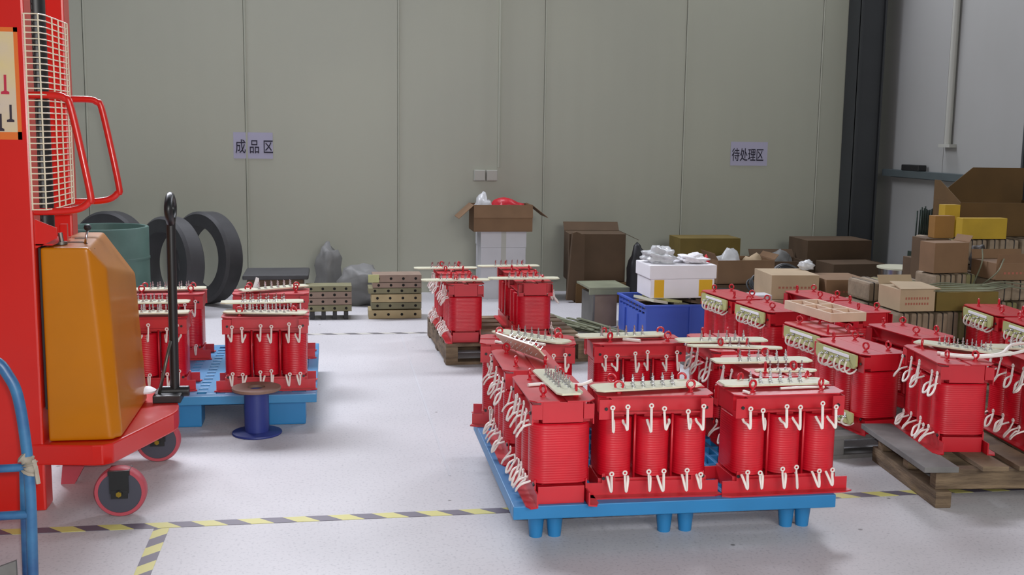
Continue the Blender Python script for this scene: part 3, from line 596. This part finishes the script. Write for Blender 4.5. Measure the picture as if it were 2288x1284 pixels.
sp('wheel_arm', lambda b: (b.prism([(-0.02, 0.0), (0.03, 0.0), (0.10, 0.13), (0.0, 0.168)], 0.30, 0.34, 'y')), 'pinkrubber')

# ------------------------------------------------------------------ blue tube trolley at left edge
e = empty('hand_trolley', (-0.82, 3.0, 0), 0, 'worn blue tubular hand trolley cut off by the left edge', 'trolley')
def tb_(name, pts, r_, m='trolley'):
    b_ = B(); b_.tube(spl(pts, 6), r_, 12); return new(name, b_, M[m], e)
tb_('frame_tube', [(-0.20, 0, 0.755), (-0.06, 0, 0.745), (-0.015, 0, 0.70), (0.010, 0, 0.62), (0.025, 0, 0.42), (0.022, 0, 0.16), (0.018, 0, 0.03)], 0.0145)
tb_('frame_tube', [(0.004, 0.03, 0.44), (0.0, 0.03, 0.25), (-0.002, 0.03, 0.06)], 0.012)
tb_('cross_tube', [(-0.5, 0, 0.445), (-0.2, 0, 0.447), (0.02, 0, 0.452)], 0.011)
tb_('cross_tube', [(-0.5, 0, 0.315), (-0.2, 0, 0.318), (0.02, 0, 0.322)], 0.012)
b_ = B(); b_.tube(spl([(0.008, 0, 0.485), (0.024, -0.002, 0.47), (0.03, -0.004, 0.452), (0.024, -0.002, 0.435)], 4), [0.013+0.009*math.sin(k*1.3)**2 for k in range(13)], 10)
b_.tube([(0.040, -0.012, 0.475), (0.046, -0.014, 0.45), (0.050, -0.014, 0.41)], 0.006, 6)
new('cloth_tie', b_, M['rag'], e)
b_ = B(); b_.prism([(-0.45, 0.05), (-0.012, 0.205), (-0.010, 0.02), (-0.45, 0.02)], -0.03, -0.018, 'y'); new('toe_plate', b_, M['woodg'], e)

# ------------------------------------------------------------------ far left: tube and rings
e = empty('open_drum', (-1.555, 8.0, 0), 0, 'grey-green open cylindrical drum behind the stacker', 'drum')
part('shell', 'dr', lambda b: b.lathe([(0.295, 0.0), (0.300, 0.002), (0.300, 0.655), (0.296, 0.66), (0.278, 0.66), (0.275, 0.655), (0.275, 0.02), (0, 0.02)], n=56), M['greentube'], e)
part('hoop', 'drh', lambda b: b.lathe([(0.300, 0.43), (0.304, 0.435), (0.304, 0.45), (0.300, 0.455)], n=56), M['greentube'], e)
def ring(x, y, z, R_, wd, th, rz, tilt, label):
    b_ = B(); b_.lathe([(R_-th, -wd/2), (R_-0.02, -wd/2), (R_, -wd/2+0.02), (R_, wd/2-0.02), (R_-0.02, wd/2), (R_-th, wd/2), (R_-th, -wd/2)], n=56, axis='x')
    tag(new('rubber_ring', b_, M['charcoal'], None, 0, (x, y, z), (0, tilt, rz)), label, 'ring', 'charcoal rings leaning by the back wall')
ring(-1.68, 8.88, 0.352, 0.35, 0.14, 0.11, 1.05, 0.05, 'rear charcoal ring just showing above the green drum')
ring(-1.17, 8.35, 0.352, 0.35, 0.15, 0.11, 0.72, 0.05, 'charcoal ring leaning between the green drum and the black tiller')
ring(-0.95, 8.72, 0.357, 0.355, 0.16, 0.11, 0.78, 0.05, 'rightmost upright charcoal ring seen just right of the black tiller')
def blob(name, c, s, m, label, cat, seed=1, sub=3, amp=0.18, parent=None, floor=True):
    me = bpy.data.meshes.new(name); bm = bmesh.new(); bmesh.ops.create_icosphere(bm, subdivisions=sub, radius=1.0)
    rg = random.Random(seed); ph = [rg.uniform(0, 6) for _ in range(9)]
    for v in bm.verts:
        p = v.co; d = amp*(math.sin(4*p.x+ph[0])*math.sin(5*p.y+ph[1])+0.6*math.sin(9*p.z+ph[2]+3*p.x)+0.5*math.sin(13*p.y+ph[3])*math.sin(11*p.x+ph[4]))
        q = p*(1+d); v.co = (q.x*s[0], q.y*s[1], max(q.z, -0.75)*s[2])
    zmin = min(v.co.z for v in bm.verts)
    for v in bm.verts: v.co.z -= zmin
    for f in bm.faces: f.smooth = True
    bm.to_mesh(me); bm.free(); me.materials.append(M[m]); o = link(name, me, parent, c)
    if label: tag(o, label, cat)
    return o
b = B(); b.box((-0.60, 8.10, 0.0), (-0.20, 8.50, 0.265)); o = new('dark_crate', b, M['cartond'], None, 0.01); tag(o, 'dark brown low crate behind the left transformers', 'crate')
b = B(); b.box((-0.63, 8.07, 0.266), (-0.16, 8.53, 0.30)); tag(new('flat_cover', b, M['charcoal'], None, 0.012), 'charcoal flat lid lying on the low crate', 'lid')
blob('plastic_bundle', (0.25, 8.62, 0), (0.20, 0.15, 0.18), 'greyfilm', 'grey plastic-wrapped bundle against the back wall between the beam stacks', 'bundle', 4)
blob('plastic_bag', (-0.02, 9.0, 0.0), (0.10, 0.10, 0.24), 'greyfilm', 'taller crumpled grey bag against the back wall left of the wrapped bundle', 'bag', 8)
# beam stacks
def beam(x0, x1, y0, y1, z0, z1, m, label, group, holes=4):
    b_ = B(); b_.box((x0, y0, z0), (x1, y1, z1)); b_.cur = 1; zc = (z0+z1)/2
    for k in range(holes):
        x = x0+(x1-x0)*(0.12+0.76*k/(holes-1)); b_.cyl((x, y0-0.001, zc), (x, y0+0.004, zc), 0.010, 12)
    tag(new('clamp_beam', b_, [M[m], M['hole']]), label, 'beam', group)
g = 'drilled clamp beams in the right stack'
for z0, z1, m_, lb, xo in ((0.002, 0.062, 'beam', 'pale drilled beam lowest in the right stack near the back wall', 0), (0.072, 0.118, 'beamg', 'olive drilled beam second from the floor in the right stack', 0.02), (0.122, 0.178, 'beam', 'pale cream drilled beam in the middle of the right stack', 0.02), (0.184, 0.222, 'beamg', 'olive drilled beam above the cream one in the right stack', 0.0), (0.226, 0.262, 'beamp', 'pinkish drilled beam second from the top of the right stack', 0.03), (0.266, 0.318, 'beamp', 'pinkish drilled beam topmost of the right stack', 0.03)):
    beam(0.265+xo, 0.645, 7.90, 8.10, z0, z1, m_, lb, g)
b = B(); b.box((0.262, 7.885, 0.266), (0.34, 7.899, 0.322)); tag(new('end_block', b, M['fibre_g'], None, 0.002), 'yellow-green block at the left end of the right beam stack', 'block')
g = 'drilled clamp beams in the left stack'
b = B()
for x in (-0.15, -0.07, 0.01, 0.09): b.box((x, 7.9, 0), (x+0.03, 8.1, 0.055))
tag(new('support_rack', b, M['black']), 'black low rack under the left beam stack', 'rack')
for z0, z1, m_, lb in ((0.056, 0.100, 'beamg', 'olive drilled beam lowest on the black rack'), (0.104, 0.150, 'beamp', 'pinkish drilled beam second from below on the black rack'), (0.154, 0.196, 'beamp', 'pinkish drilled beam third from below on the black rack'), (0.200, 0.238, 'beamg', 'olive drilled beam topmost on the black rack')):
    beam(-0.18, 0.145, 7.92, 8.10, z0, z1, m_, lb, g)

# ------------------------------------------------------------------ cartons
def carton(name, x0, x1, y0, y1, z0, z1, m, label, group=None, deg=0, flaps=None, open_=False, prints=None, tape_=False, cat='carton'):
    cx, cy = (x0+x1)/2, (y0+y1)/2; e_ = empty(name, (cx, cy, z0), math.radians(deg), label, cat, group)
    hx, hy, h = (x1-x0)/2, (y1-y0)/2, z1-z0; t = 0.006
    b_ = B()
    if open_:
        b_.box((-hx, -hy, 0), (hx, hy, t)); b_.box((-hx, -hy, t), (hx, -hy+t, h)); b_.box((-hx, hy-t, t), (hx, hy, h)); b_.box((-hx, -hy+t, t), (-hx+t, hy-t, h)); b_.box((hx-t, -hy+t, t), (hx, hy-t, h))
    else: b_.box((-hx, -hy, 0), (hx, hy, h))
    new('box_body', b_, M[m], e_, 0.002)
    for fl_ in (flaps or []):   # (side, length, angle from horizontal outward; positive up)
        sd, L_, a = fl_; a = math.radians(a); dz, dr = L_*math.sin(a), L_*math.cos(a); b2 = B(); k = 0.004
        if sd == 'l': q = [(-hx, h), (-hx-dr, h+dz), (-hx-dr, h+dz+k), (-hx, h+k)]; b2.prism(q, -hy, hy, 'y')
        if sd == 'r': q = [(hx, h), (hx+dr, h+dz), (hx+dr, h+dz+k), (hx, h+k)]; b2.prism(q, -hy, hy, 'y')
        if sd == 'f': q = [(-hy, h), (-hy-dr, h+dz), (-hy-dr, h+dz+k), (-hy, h+k)]; b2.prism(q, -hx, hx, 'x')
        if sd == 'b': q = [(hy, h), (hy+dr, h+dz), (hy+dr, h+dz+k), (hy, h+k)]; b2.prism(q, -hx, hx, 'x')
        new('flap', b2, M[m], e_)
    for pz in (prints or []):
        b3 = B(); xx = -hx*0.7
        for k in range(9): b3.box((xx, -hy-0.0012, pz*h), (xx+hx*0.09, -hy-0.0002, pz*h+0.012)); xx += hx*0.155
        new('print', b3, M['print'], e_)
    if tape_:
        b4 = B(); b4.box((-0.02, -hy-0.001, 0), (0.02, -hy-0.0003, h)); new('packing_tape', b4, M['pvc'], e_)
    return e_
carton('white_carton', 1.20, 1.565, 8.80, 9.12, 0.0, 0.418, 'whitebox', 'lower tall white carton under the open brown one', 'white cartons at the back wall', tape_=True)
carton('white_carton', 1.195, 1.568, 8.79, 9.12, 0.42, 0.554, 'whitebox', 'upper flat white carton right under the open brown one', 'white cartons at the back wall', tape_=True)
carton('open_carton', 1.125, 1.60, 8.70, 9.02, 0.556, 0.765, 'carton', 'open brown carton with spread flaps on top of the white cartons', None, 0, [('l', 0.16, -42), ('r', 0.16, -38), ('f', 0.10, -80)], True)
blob('red_bag', (1.42, 8.87, 0.60), (0.14, 0.10, 0.125), 'redbag', 'red plastic bag sticking out of the open carton', 'bag', 3)
blob('clear_bag', (1.22, 8.87, 0.60), (0.07, 0.08, 0.145), 'film', 'clear crumpled bag in the left of the open carton', 'bag', 6)
# brown folded cardboard
carton('large_carton', 1.90, 2.36, 8.62, 8.92, 0.16, 0.545, 'cartond', 'large brown sagging carton against the back wall, left of the foam box', None, -4, [('r', 0.12, -25), ('b', 0.10, 40)])
b = B(); b.prism([(1.86, 0.02), (1.90, 0.56), (1.93, 0.57), (2.0, 0.54), (2.0, 0.02)], 8.55, 8.60, 'y'); tag(new('cardboard_sheet', b, M['cartond'], None, 0.004), 'brown cardboard sheet leaning on the left of the large sagging carton', 'cardboard')
carton('low_carton', 1.93, 2.36, 8.52, 8.90, 0.0, 0.155, 'cartonb', 'flat reddish-brown carton beneath the large sagging carton', None, 0)
blob('black_bag', (2.43, 8.5, 0), (0.09, 0.1, 0.27), 'black', 'black bag behind the foam box', 'bag', 9, amp=0.1)
# steel stack and strips
e = empty('core_stand', (1.90, 7.42, 0), math.radians(2), 'grey-green steel core frame standing left of the blue crate', 'stand')
part('top_plate', 'sf1', lambda b: (b.box((-0.13, -0.02, 0.27), (0.16, 0.34, 0.285)), b.box((-0.13, -0.02, 0.235), (0.16, 0.0, 0.27))), M['laminate'], e, 0.002)
part('side_plate', 'sf2', lambda b: b.box((-0.10, 0.0, 0.0), (-0.085, 0.30, 0.234)), M['darksteel'], e, 0.002); part('post', 'sf2b', lambda b: b.box((0.10, 0.0, 0.0), (0.12, 0.03, 0.234)), M['blackp'], e, 0.002)
part('core_block', 'sf3', lambda b: (b.box((-0.08, 0.05, 0.0), (0.09, 0.30, 0.235))), M['beamp'], e, 0.002)
rg = random.Random(3)
for k in range(26):
    t = k/25.0; x = 1.46+0.36*t+rg.uniform(-.015, .015); y = 7.50-0.30*t+rg.uniform(-.05, .05); L_ = rg.uniform(0.34, 0.50); a = math.radians(rg.uniform(-66, -44)); b = B()
    b.box((-L_/2, -0.014, 0), (L_/2, 0.014, 0.007)); tl_ = rg.uniform(0.0, 0.10); o = new('steel_strip', b, M['laminate'], None, 0, (x, y, 0.002+0.009*(k % 5)+L_/2*math.sin(tl_)), (0, tl_, a))
    tag(o, 'grey-green flat steel strip in the loose pile on the floor left of the blue crate', 'steel strip', 'loose steel strips on the floor')
# blue crate
e = empty('plastic_crate', (1.96, 6.66, 0), math.radians(2.5), 'royal blue plastic crate filled with offcuts, under the white foam box', 'crate')
def crate(b):
    X, Y, Z, t = 0.60, 0.56, 0.275, 0.012
    b.box((0, 0, 0), (X, Y, t)); b.box((0, 0, t), (X, t, Z)); b.box((0, Y-t, t), (X, Y, Z)); b.box((0, t, t), (t, Y-t, Z-0.075)); b.box((X-t, t, t), (X, Y-t, Z))
    for z in (0.2, 0.228, 0.26): b.box((0, t, z), (t, Y-t, z+0.012))
    for k in range(9): y = t+(Y-2*t-0.012)*k/8; b.box((0.001, y, 0.2), (t-0.001, y+0.012, Z-0.002))
part('crate_body', 'crate', crate, M['bluecrate'], e, 0)
part('rim', 'crater', lambda b: (b.box((-0.012, -0.012, 0.262), (0.612, 0.0, 0.275)), b.box((-0.012, 0.56, 0.262), (0.612, 0.572, 0.275)), b.box((-0.012, 0, 0.262), (0.0, 0.56, 0.275))), M['bluecrate'], e, 0.002)
part('rib', 'cribs', lambda b: [b.box((x, -0.010, 0.01), (x+0.012, 0.0, 0.262)) for x in (0.0, 0.29, 0.588)]+[b.box((-0.010, y, 0.01), (0.0, y+0.012, 0.2)) for y in (0.14, 0.40)], M['bluecrate'], e)
for i, (x, y, z, L_, a, m_, lb) in enumerate(((2.06, 6.90, 0.268, 0.36, 95, 'fibre', 'pale board offcut at the left of the blue crate'), (2.13, 6.88, 0.272, 0.34, 104, 'fibre_g', 'second pale board offcut in the blue crate, beside the leftmost'), (2.22, 6.92, 0.25, 0.4, 88, 'beamg', 'olive board offcut inside the blue crate'), (2.40, 6.92, 0.262, 0.36, 80, 'cartond', 'dark brown offcut at the right inside the blue crate'), (2.31, 6.93, 0.258, 0.38, 97, 'wood', 'brown wood offcut in the middle of the blue crate'))):
    b = B(); b.box((-L_/2, -0.05, 0), (L_/2, 0.05, 0.018)); tag(new('offcut_board', b, M[m_], None, 0.001, (x, y, z), (0.15, 0.06, math.radians(a))), lb, 'board', 'offcuts in the blue crate')
# offcut filling under them
b = B(); b.box((1.985, 6.70, 0.013), (2.52, 7.18, 0.238)); tag(new('offcut_stack', b, M['cartond'], None, 0.004, None, (0, 0, 0)), 'dark brown stack of offcuts filling the blue crate', 'stack')
e = empty('foam_box', (2.235, 6.93, 0.300), math.radians(1), 'white foam box with two yellow corner patches on top of the blue crate', 'foam box')
part('lower_box', 'fb1', lambda b: b.box((-0.215, -0.15, 0), (0.215, 0.15, 0.125)), M['foam'], e, 0.005)
part('lid', 'fb2', lambda b: b.box((-0.225, -0.16, 0.126), (0.225, 0.16, 0.215)), M['foam'], e, 0.006)
part('patch', 'fb3', lambda b: b.box((-0.19, -0.152, 0.005), (-0.125, -0.1495, 0.12)), M['yel'], e)
part('patch', 'fb4', lambda b: b.box((0.11, -0.152, 0.012), (0.20, -0.1495, 0.12)), M['yel'], e)
blob('plastic_film', (2.12, 6.93, 0.516), (0.10, 0.10, 0.055), 'film', 'crumpled clear film on the left of the foam box lid', 'film', 2, 4, 0.28)
blob('plastic_film', (2.345, 6.93, 0.516), (0.09, 0.10, 0.03), 'foam', 'white crumpled film on the right of the foam box lid', 'film', 5, 4, 0.28)
blob('red_cloth', (2.475, 7.02, 0.30), (0.03, 0.06, 0.135), 'redbag', 'dark red cloth hanging behind the right of the foam box', 'cloth', 7)
# cartons behind
g = 'cartons along the back wall'
carton('carton', 2.79, 3.30, 8.55, 8.85, 0.262, 0.515, 'cartony', 'yellowish-brown carton against the back wall, highest right of the foam box', g)
carton('carton', 2.76, 3.34, 8.50, 8.90, 0.0, 0.26, 'cartond', 'dark carton beneath the yellowish one at the back wall', g)
carton('carton', 2.95, 3.42, 8.12, 8.42, 0.20, 0.385, 'carton', 'open brown carton with plastic bags, in front of the yellowish one', g, 2, [('l', 0.06, 60), ('r', 0.05, 50)], True)
carton('carton', 2.93, 3.44, 8.10, 8.44, 0.0, 0.195, 'cartond', 'dark carton beneath the open brown one with bags', g)
carton('carton', 3.44, 3.82, 8.40, 8.70, 0.16, 0.34, 'cartond', 'dark open carton left of the big dark carton', g, -3, [('b', 0.08, 50)], True)
carton('carton', 3.42, 3.84, 8.38, 8.72, 0.0, 0.155, 'cartond', 'lower dark carton left of the big dark carton', g)
carton('big_dark_carton', 3.86, 4.42, 8.50, 8.88, 0.0, 0.50, 'cartond', 'big dark brown carton next to the corner column', g)
carton('carton', 3.92, 4.36, 8.16, 8.46, 0.0, 0.345, 'cartond', 'dark brown carton in front of the big dark one by the column', g, 3, [('r', 0.08, -30)])
blob('plastic_bag', (3.10, 8.27, 0.22), (0.10, 0.09, 0.13), 'film', 'clear bag in the open brown carton near the back wall', 'bag', 11)
blob('plastic_bag', (3.30, 8.27, 0.22), (0.09, 0.09, 0.11), 'cartonl', 'beige crumpled bag in the open brown carton near the back wall', 'bag', 12)
blob('plastic_bag', (3.62, 8.55, 0.17), (0.13, 0.10, 0.14), 'greyfilm', 'greyish bag in the dark open carton by the back wall', 'bag', 13)
# wire coils, drum
rg = random.Random(8)
def wirecoil(x, y, z, R_, label, tilt):
    b_ = B(); rg = random.Random(int(x*100))
    for k in range(9):
        rr = R_*rg.uniform(0.75, 1.05); oz = rg.uniform(0, 0.07); tx, ty = rg.uniform(-.25, .25), rg.uniform(-.25, .25)
        b_.tube([(rr*math.cos(a), rr*math.sin(a), 0.03+oz+rr*(tx*math.cos(a)+ty*math.sin(a))*0.3) for a in [2*PI*i/28 for i in range(28)]], 0.006, 6, True)
    tag(new('wire_coil', b_, M['wire_b'], None, 0, (x, y, z), tilt), label, 'wire coil', 'black wire coils between the cartons')
carton('low_box', 2.98, 3.34, 7.42, 7.76, 0.0, 0.19, 'cartond', 'dark low box under the black wire coils')
wirecoil(3.04, 7.56, 0.235, 0.075, 'smaller black wire coil left of the large one', (0.75, 0, 0.2))
wirecoil(3.28, 7.60, 0.275, 0.12, 'large black wire coil behind the pale cartons', (0.9, 0, 0.1))
b = B(); b.lathe([(0, 0), (0.085, 0), (0.085, 0.16), (0.08, 0.165), (0, 0.165)], (2.88, 7.7, 0), 28); tag(new('brown_drum', b, M['cartonb']), 'small brown drum behind the rearmost side-strip transformer', 'drum')
b = B(); b.lathe([(0, 0), (0.095, 0), (0.095, 0.05), (0, 0.05)], (2.88, 7.7, 0.167), 28); tag(new('black_reel', b, M['black']), 'black reel on the small brown drum', 'reel')
# pale cartons pair
g = 'pale cartons behind the transformers'
carton('carton', 2.72, 3.025, 6.45, 6.80, 0.335, 0.488, 'cartonl', 'pale tan carton, left of the pair behind the side-strip transformers', g, -4, None, False, [0.45])
carton('carton', 2.68, 3.00, 6.42, 6.78, 0.168, 0.333, 'cartonl', 'pale tan carton directly under the left one of the pair', g, 0)
carton('carton', 2.66, 3.00, 6.40, 6.78, 0.0, 0.166, 'carton', 'brown carton lowest under the left one of the pair', g)
carton('carton', 3.045, 3.33, 6.38, 6.72, 0.318, 0.466, 'carton', 'tan carton, right of the pair behind the side-strip transformers', g, -3, None, False, [0.45])
carton('carton', 3.05, 3.34, 6.36, 6.72, 0.160, 0.316, 'carton', 'brown carton directly under the right one of the pair', g)
carton('carton', 3.05, 3.34, 6.36, 6.72, 0.0, 0.158, 'cartond', 'dark carton lowest under the right one of the pair', g)
b = B(); b.box((2.52, 6.28, 0.10), (2.64, 6.40, 0.39)); tag(new('white_box', b, M['whitebox'], None, 0.003), 'small white box left of the pale carton pair', 'box')
b = B(); b.box((2.50, 6.26, 0.0), (2.65, 6.42, 0.098)); tag(new('small_base_box', b, M['carton'], None, 0.003), 'low brown box carrying the small white box', 'box')
blob('plastic_film', (3.05, 6.72, 0.489), (0.05, 0.05, 0.035), 'film', 'scrap of clear film on the cartons pair', 'film', 15)

# ------------------------------------------------------------------ wrapped packs
PR = random.Random(4)
def pack(x, y, z, wx, wy, h, m, label, group, deg=0):
    e_ = empty('wrapped_pack', (x, y, z), math.radians(deg+PR.uniform(-2, 2)), label, 'wrapped pack', group); e_.scale = (1, 1, PR.uniform(0.95, 1.0))
    part('paper_wrap', ('pk', wx, wy, h, m), lambda b: b.box((-wx/2, -wy/2, 0), (wx/2, wy/2, h)), M[m], e_, min(0.016, wx*0.24))
    part('strap', ('ps', wx, wy, h), lambda b: (b.box((-0.003, -wy/2-0.002, 0.001), (0.003, wy/2+0.002, h+0.0015))), M['strap'], e_)
ORD = ['leftmost', 'second from left', 'third from left', 'fourth from left', 'fifth from left', 'sixth from left']
def place(k, n): return ORD[k] if k < (n+1)//2 else ORD[n-1-k].replace('leftmost', 'rightmost').replace('left', 'right')
def row(x0, x1, y, z, wy, h, n, label, group, seed, m1='paper', m2='paperg'):
    rg = random.Random(seed); dx = (x1-x0)/n
    for k in range(n): pack(x0+dx*(k+0.5), y+rg.uniform(-.008, .008), z, round(dx-0.006, 3), wy, h, m2 if rg.random() < 0.3 else m1, label+', '+place(k, n), group)
def base(x, y, w_, d, label):
    e_ = empty('low_pallet', (x, y, 0), 0, label, 'pallet')
    b_ = B(); [b_.box((w_*k/2*0.93, 0, 0), (w_*k/2*0.93+w_*0.07, d, 0.09)) for k in range(3)]; new('runner', b_, M['strap'], e_)
    b_ = B(); b_.box((0, 0, 0.09), (w_, d, 0.118)); new('deck', b_, M['wood'], e_)
base(3.02, 5.85, 0.52, 0.42, 'dark low pallet under the left rows of wrapped packs')
row(3.05, 3.50, 6.03, 0.120, 0.26, 0.138, 6, 'paper pack, lowest row of left pile', 'packs, lowest row of the left pile', 1)
row(3.04, 3.50, 6.03, 0.262, 0.26, 0.138, 6, 'paper pack, middle row of left pile', 'packs, middle row of the left pile', 2)
row(3.06, 3.47, 6.03, 0.404, 0.26, 0.115, 6, 'paper pack, top row of left pile', 'packs, top row of the left pile', 3)
base(2.98, 5.37, 0.58, 0.30, 'dark low pallet under the front rows of wrapped packs')
row(2.99, 3.56, 5.52, 0.120, 0.25, 0.140, 8, 'paper pack, lowest row of front pile', 'packs, lowest row of the front pile', 4)
row(2.98, 3.56, 5.52, 0.264, 0.25, 0.160, 8, 'paper pack, upper row of front pile', 'packs, upper row of the front pile', 5)
carton('printed_carton', 2.99, 3.19, 5.40, 5.64, 0.428, 0.545, 'cartonl', 'pale carton with faded red print and raised flap on the front packs', None, 0, [('f', 0.0, 0), ('b', 0.05, 60)], False, [0.30, 0.55])
b = B(); b.prism([(2.99, 0), (3.22, 0), (3.19, 0.16), (3.02, 0.18)], 0, 0.005); tag(new('carton_flap', b, M['cartonl'], None, 0, (0, 5.40, 0.546), (0.10, 0, 0)), 'loose pale cardboard lid over the printed carton', 'cardboard')
carton('carton', 3.20, 3.56, 5.40, 5.64, 0.428, 0.53, 'cartony', 'olive-brown carton right of the printed one', 'cartons on the front packs')
b = B()
for k in range(5): b.tube(spl([(3.18+0.01*k, 5.40+0.03*k, 0.538+0.004*k), (3.32, 5.42+0.03*k, 0.536+0.006*k), (3.50, 5.38+0.035*k, 0.540+0.003*k), (3.66, 5.42+0.03*k, 0.56)], 5), 0.004, 6)
tag(new('wire_bundle', b, M['laminate']), 'grey-green wires lying on the front packs', 'wires')
# mid pile
base(3.30, 5.72, 0.36, 0.36, 'dark low pallet under the middle rows of wrapped packs') if False else None
base(3.56, 5.86, 1.0, 0.66, 'dark low pallet under the high piles at the right')
g = 'cartons stacked at the right'
carton('carton', 3.60, 3.98, 6.00, 6.50, 0.12, 0.36, 'cartond', 'dark carton low in the right-hand pile', g)
carton('carton', 3.60, 3.98, 6.00, 6.50, 0.362, 0.60, 'cartond', 'dark carton in the right-hand pile, second from below', g)
carton('carton', 4.00, 4.50, 6.00, 6.50, 0.12, 0.36, 'cartond', 'dark carton low at the far right of the pile', g)
carton('carton', 4.00, 4.50, 6.00, 6.50, 0.362, 0.60, 'cartond', 'dark carton second from below at the far right of the pile', g)
row(3.60, 4.45, 6.20, 0.602, 0.34, 0.150, 12, 'grey-brown paper pack in the high row under the yellow slabs', 'packs in the high row at the right', 6)
# tan box on packs (upper left)
row(3.33, 3.60, 5.84, 0.120, 0.22, 0.18, 4, 'brown paper pack lowest under the upright tan carton', 'packs under the upright tan carton, lowest', 7)
row(3.33, 3.60, 5.80, 0.302, 0.22, 0.17, 4, 'brown paper pack in the middle under the upright tan carton', 'packs under the upright tan carton, middle', 8)
row(3.34, 3.60, 5.78, 0.474, 0.22, 0.118, 4, 'brown paper pack right under the upright tan carton', 'packs under the upright tan carton, top', 9)
carton('upright_carton', 3.335, 3.555, 5.70, 5.84, 0.594, 0.765, 'carton', 'upright tan carton with folded-back lid on top of packs', None, 5, [('r', 0.04, 60)], False, None)
b = B()
for pth in ([(3.555, 5.66, 0.50), (3.575, 5.60, 0.66), (3.585, 5.62, 0.74)], [(3.575, 5.66, 0.50), (3.59, 5.48, 0.62), (3.63, 5.48, 0.70)], [(3.50, 5.46, 0.56), (3.62, 5.46, 0.575), (3.75, 5.46, 0.56)], [(3.45, 5.44, 0.54), (3.65, 5.44, 0.55), (3.78, 5.44, 0.53)]): b.tube(spl(pth, 5), 0.004, 6)
tag(new('wire_bundle', b, M['laminate']), 'thin green wires looping beside the upright tan carton', 'wires')
# right box on packs
row(3.62, 3.90, 5.62, 0.0, 0.22, 0.16, 4, 'brown paper pack lowest under the lidded carton at right', 'packs under the lidded carton, lowest', 10)
row(3.62, 3.90, 5.62, 0.162, 0.22, 0.16, 4, 'brown paper pack in the second layer under the lidded carton', 'packs under the lidded carton, second', 11)
row(3.62, 3.90, 5.62, 0.324, 0.22, 0.135, 4, 'brown paper pack in the third layer under the lidded carton', 'packs under the lidded carton, third', 12)
row(3.61, 3.91, 5.62, 0.461, 0.22, 0.115, 3, 'brown paper pack right under the lidded carton', 'packs under the lidded carton, top', 13)
carton('lidded_carton', 3.60, 3.91, 5.50, 5.74, 0.578, 0.672, 'carton', 'tan carton with red print and raised front lid at the right', None, 0, [('b', 0.05, 80), ('f', 0.05, 80)], False, [0.35])
# yellow sheets, rods, big carton on top
def sheet(x0, x1, z0, z1, y, m, label, group='upright coloured sheets at the right'):
    b_ = B(); b_.box((x0, y, z0), (x1, y+0.07, z1)); tag(new('upright_sheet', b_, M[m], None, 0.002), label, 'sheet', group)
sheet(3.50, 3.625, 0.765, 0.895, 5.98, 'osheet', 'ochre upright slab left of the yellow ones')
sheet(3.70, 3.99, 0.754, 0.878, 6.02, 'ysheet', 'wide yellow upright slab before the big brown carton')
sheet(3.665, 3.765, 0.754, 0.948, 6.16, 'ysheet', 'narrow tall pale yellow slab behind the wide one')
b = B(); b.box((3.44, 5.96, 0.12), (3.585, 6.12, 0.764)); tag(new('tall_box', b, M['cartond'], None, 0.003), 'tall dark box carrying the ochre slab', 'box')
b = B(); rg = random.Random(2)
for k in range(34):
    x = 3.755+0.0085*k+rg.uniform(-.003, .003); y = 6.62+(0.03 if k % 2 else -0.03); b.cyl((x, y, 0.61), (x+0.002, y, 0.895+rg.uniform(-.02, .012)), 0.0055, 6)
b.box((3.74, 6.56, 0.60), (4.06, 6.70, 0.612)); b.box((3.74, 6.56, 0.0), (3.76, 6.70, 0.6)); b.box((4.04, 6.56, 0.0), (4.06, 6.70, 0.6))
for k in range(6): b.cyl((3.775+0.03*k, 6.575, 0.0), (3.775+0.03*k, 6.575, 0.60), 0.006, 6)
tag(new('rod_rack', b, M['rods']), 'dark green rack of upright thin rods behind the ochre slab', 'rack')
e = empty('big_open_carton', (4.10, 6.36, 0.754), math.radians(-3), 'big brown open carton at the right edge with a tall raised flap', 'carton')
b_ = B(); hx, hy, h, t = 0.30, 0.17, 0.205, 0.006
b_.box((-hx, -hy, 0), (hx, hy, t)); b_.box((-hx, -hy, t), (hx, -hy+t, h)); b_.box((-hx, hy-t, t), (hx, hy, h)); b_.box((-hx, -hy+t, t), (-hx+t, hy-t, h)); b_.box((hx-t, -hy+t, t), (hx, hy-t, h)); new('box_body', b_, M['cartonb'], e, 0.002)
b_ = B(); b_.prism([(-0.30, 0.205), (0.30, 0.205), (0.30, 0.41), (-0.05, 0.41)], 0.166, 0.17, 'y'); new('flap', b_, M['cartonb'], e)
b_ = B(); b_.prism([(-0.17, 0.205), (0.17, 0.205), (0.17, 0.33), (0.10, 0.33)], -0.300, -0.296, 'x'); new('flap', b_, M['cartonb'], e)
# flat reel
e = empty('strip_reel', (4.02, 7.28, -0.055), 0, 'silver reel of steel strip lying flat on a brown drum near the corner', 'reel')
part('coil_of_strip', 'rl1', lambda b: b.lathe([(0.05, 0.405), (0.150, 0.405), (0.150, 0.475), (0.05, 0.475), (0.05, 0.405)], n=40), M['steel'], e)
part('flange', 'rl2', lambda b: b.lathe([(0.0, 0.477), (0.165, 0.477), (0.165, 0.487), (0, 0.487)], n=40), M['fibre'], e)
b = B(); b.lathe([(0, 0), (0.12, 0), (0.12, 0.349), (0, 0.349)], (4.02, 7.28, 0), 30); tag(new('cardboard_drum', b, M['cartond']), 'brown drum under the silver reel', 'drum')
blob('jar_bag', (3.70, 5.83, 0.594), (0.05, 0.05, 0.085), 'strap', 'shiny dark brown bag between the tan cartons', 'bag', 21)
b = B(); b.box((3.62, 5.76, 0.0), (3.78, 5.86, 0.592)); tag(new('back_stack', b, M['cartond'], None, 0.003), 'dark stack behind the lidded carton', 'stack')
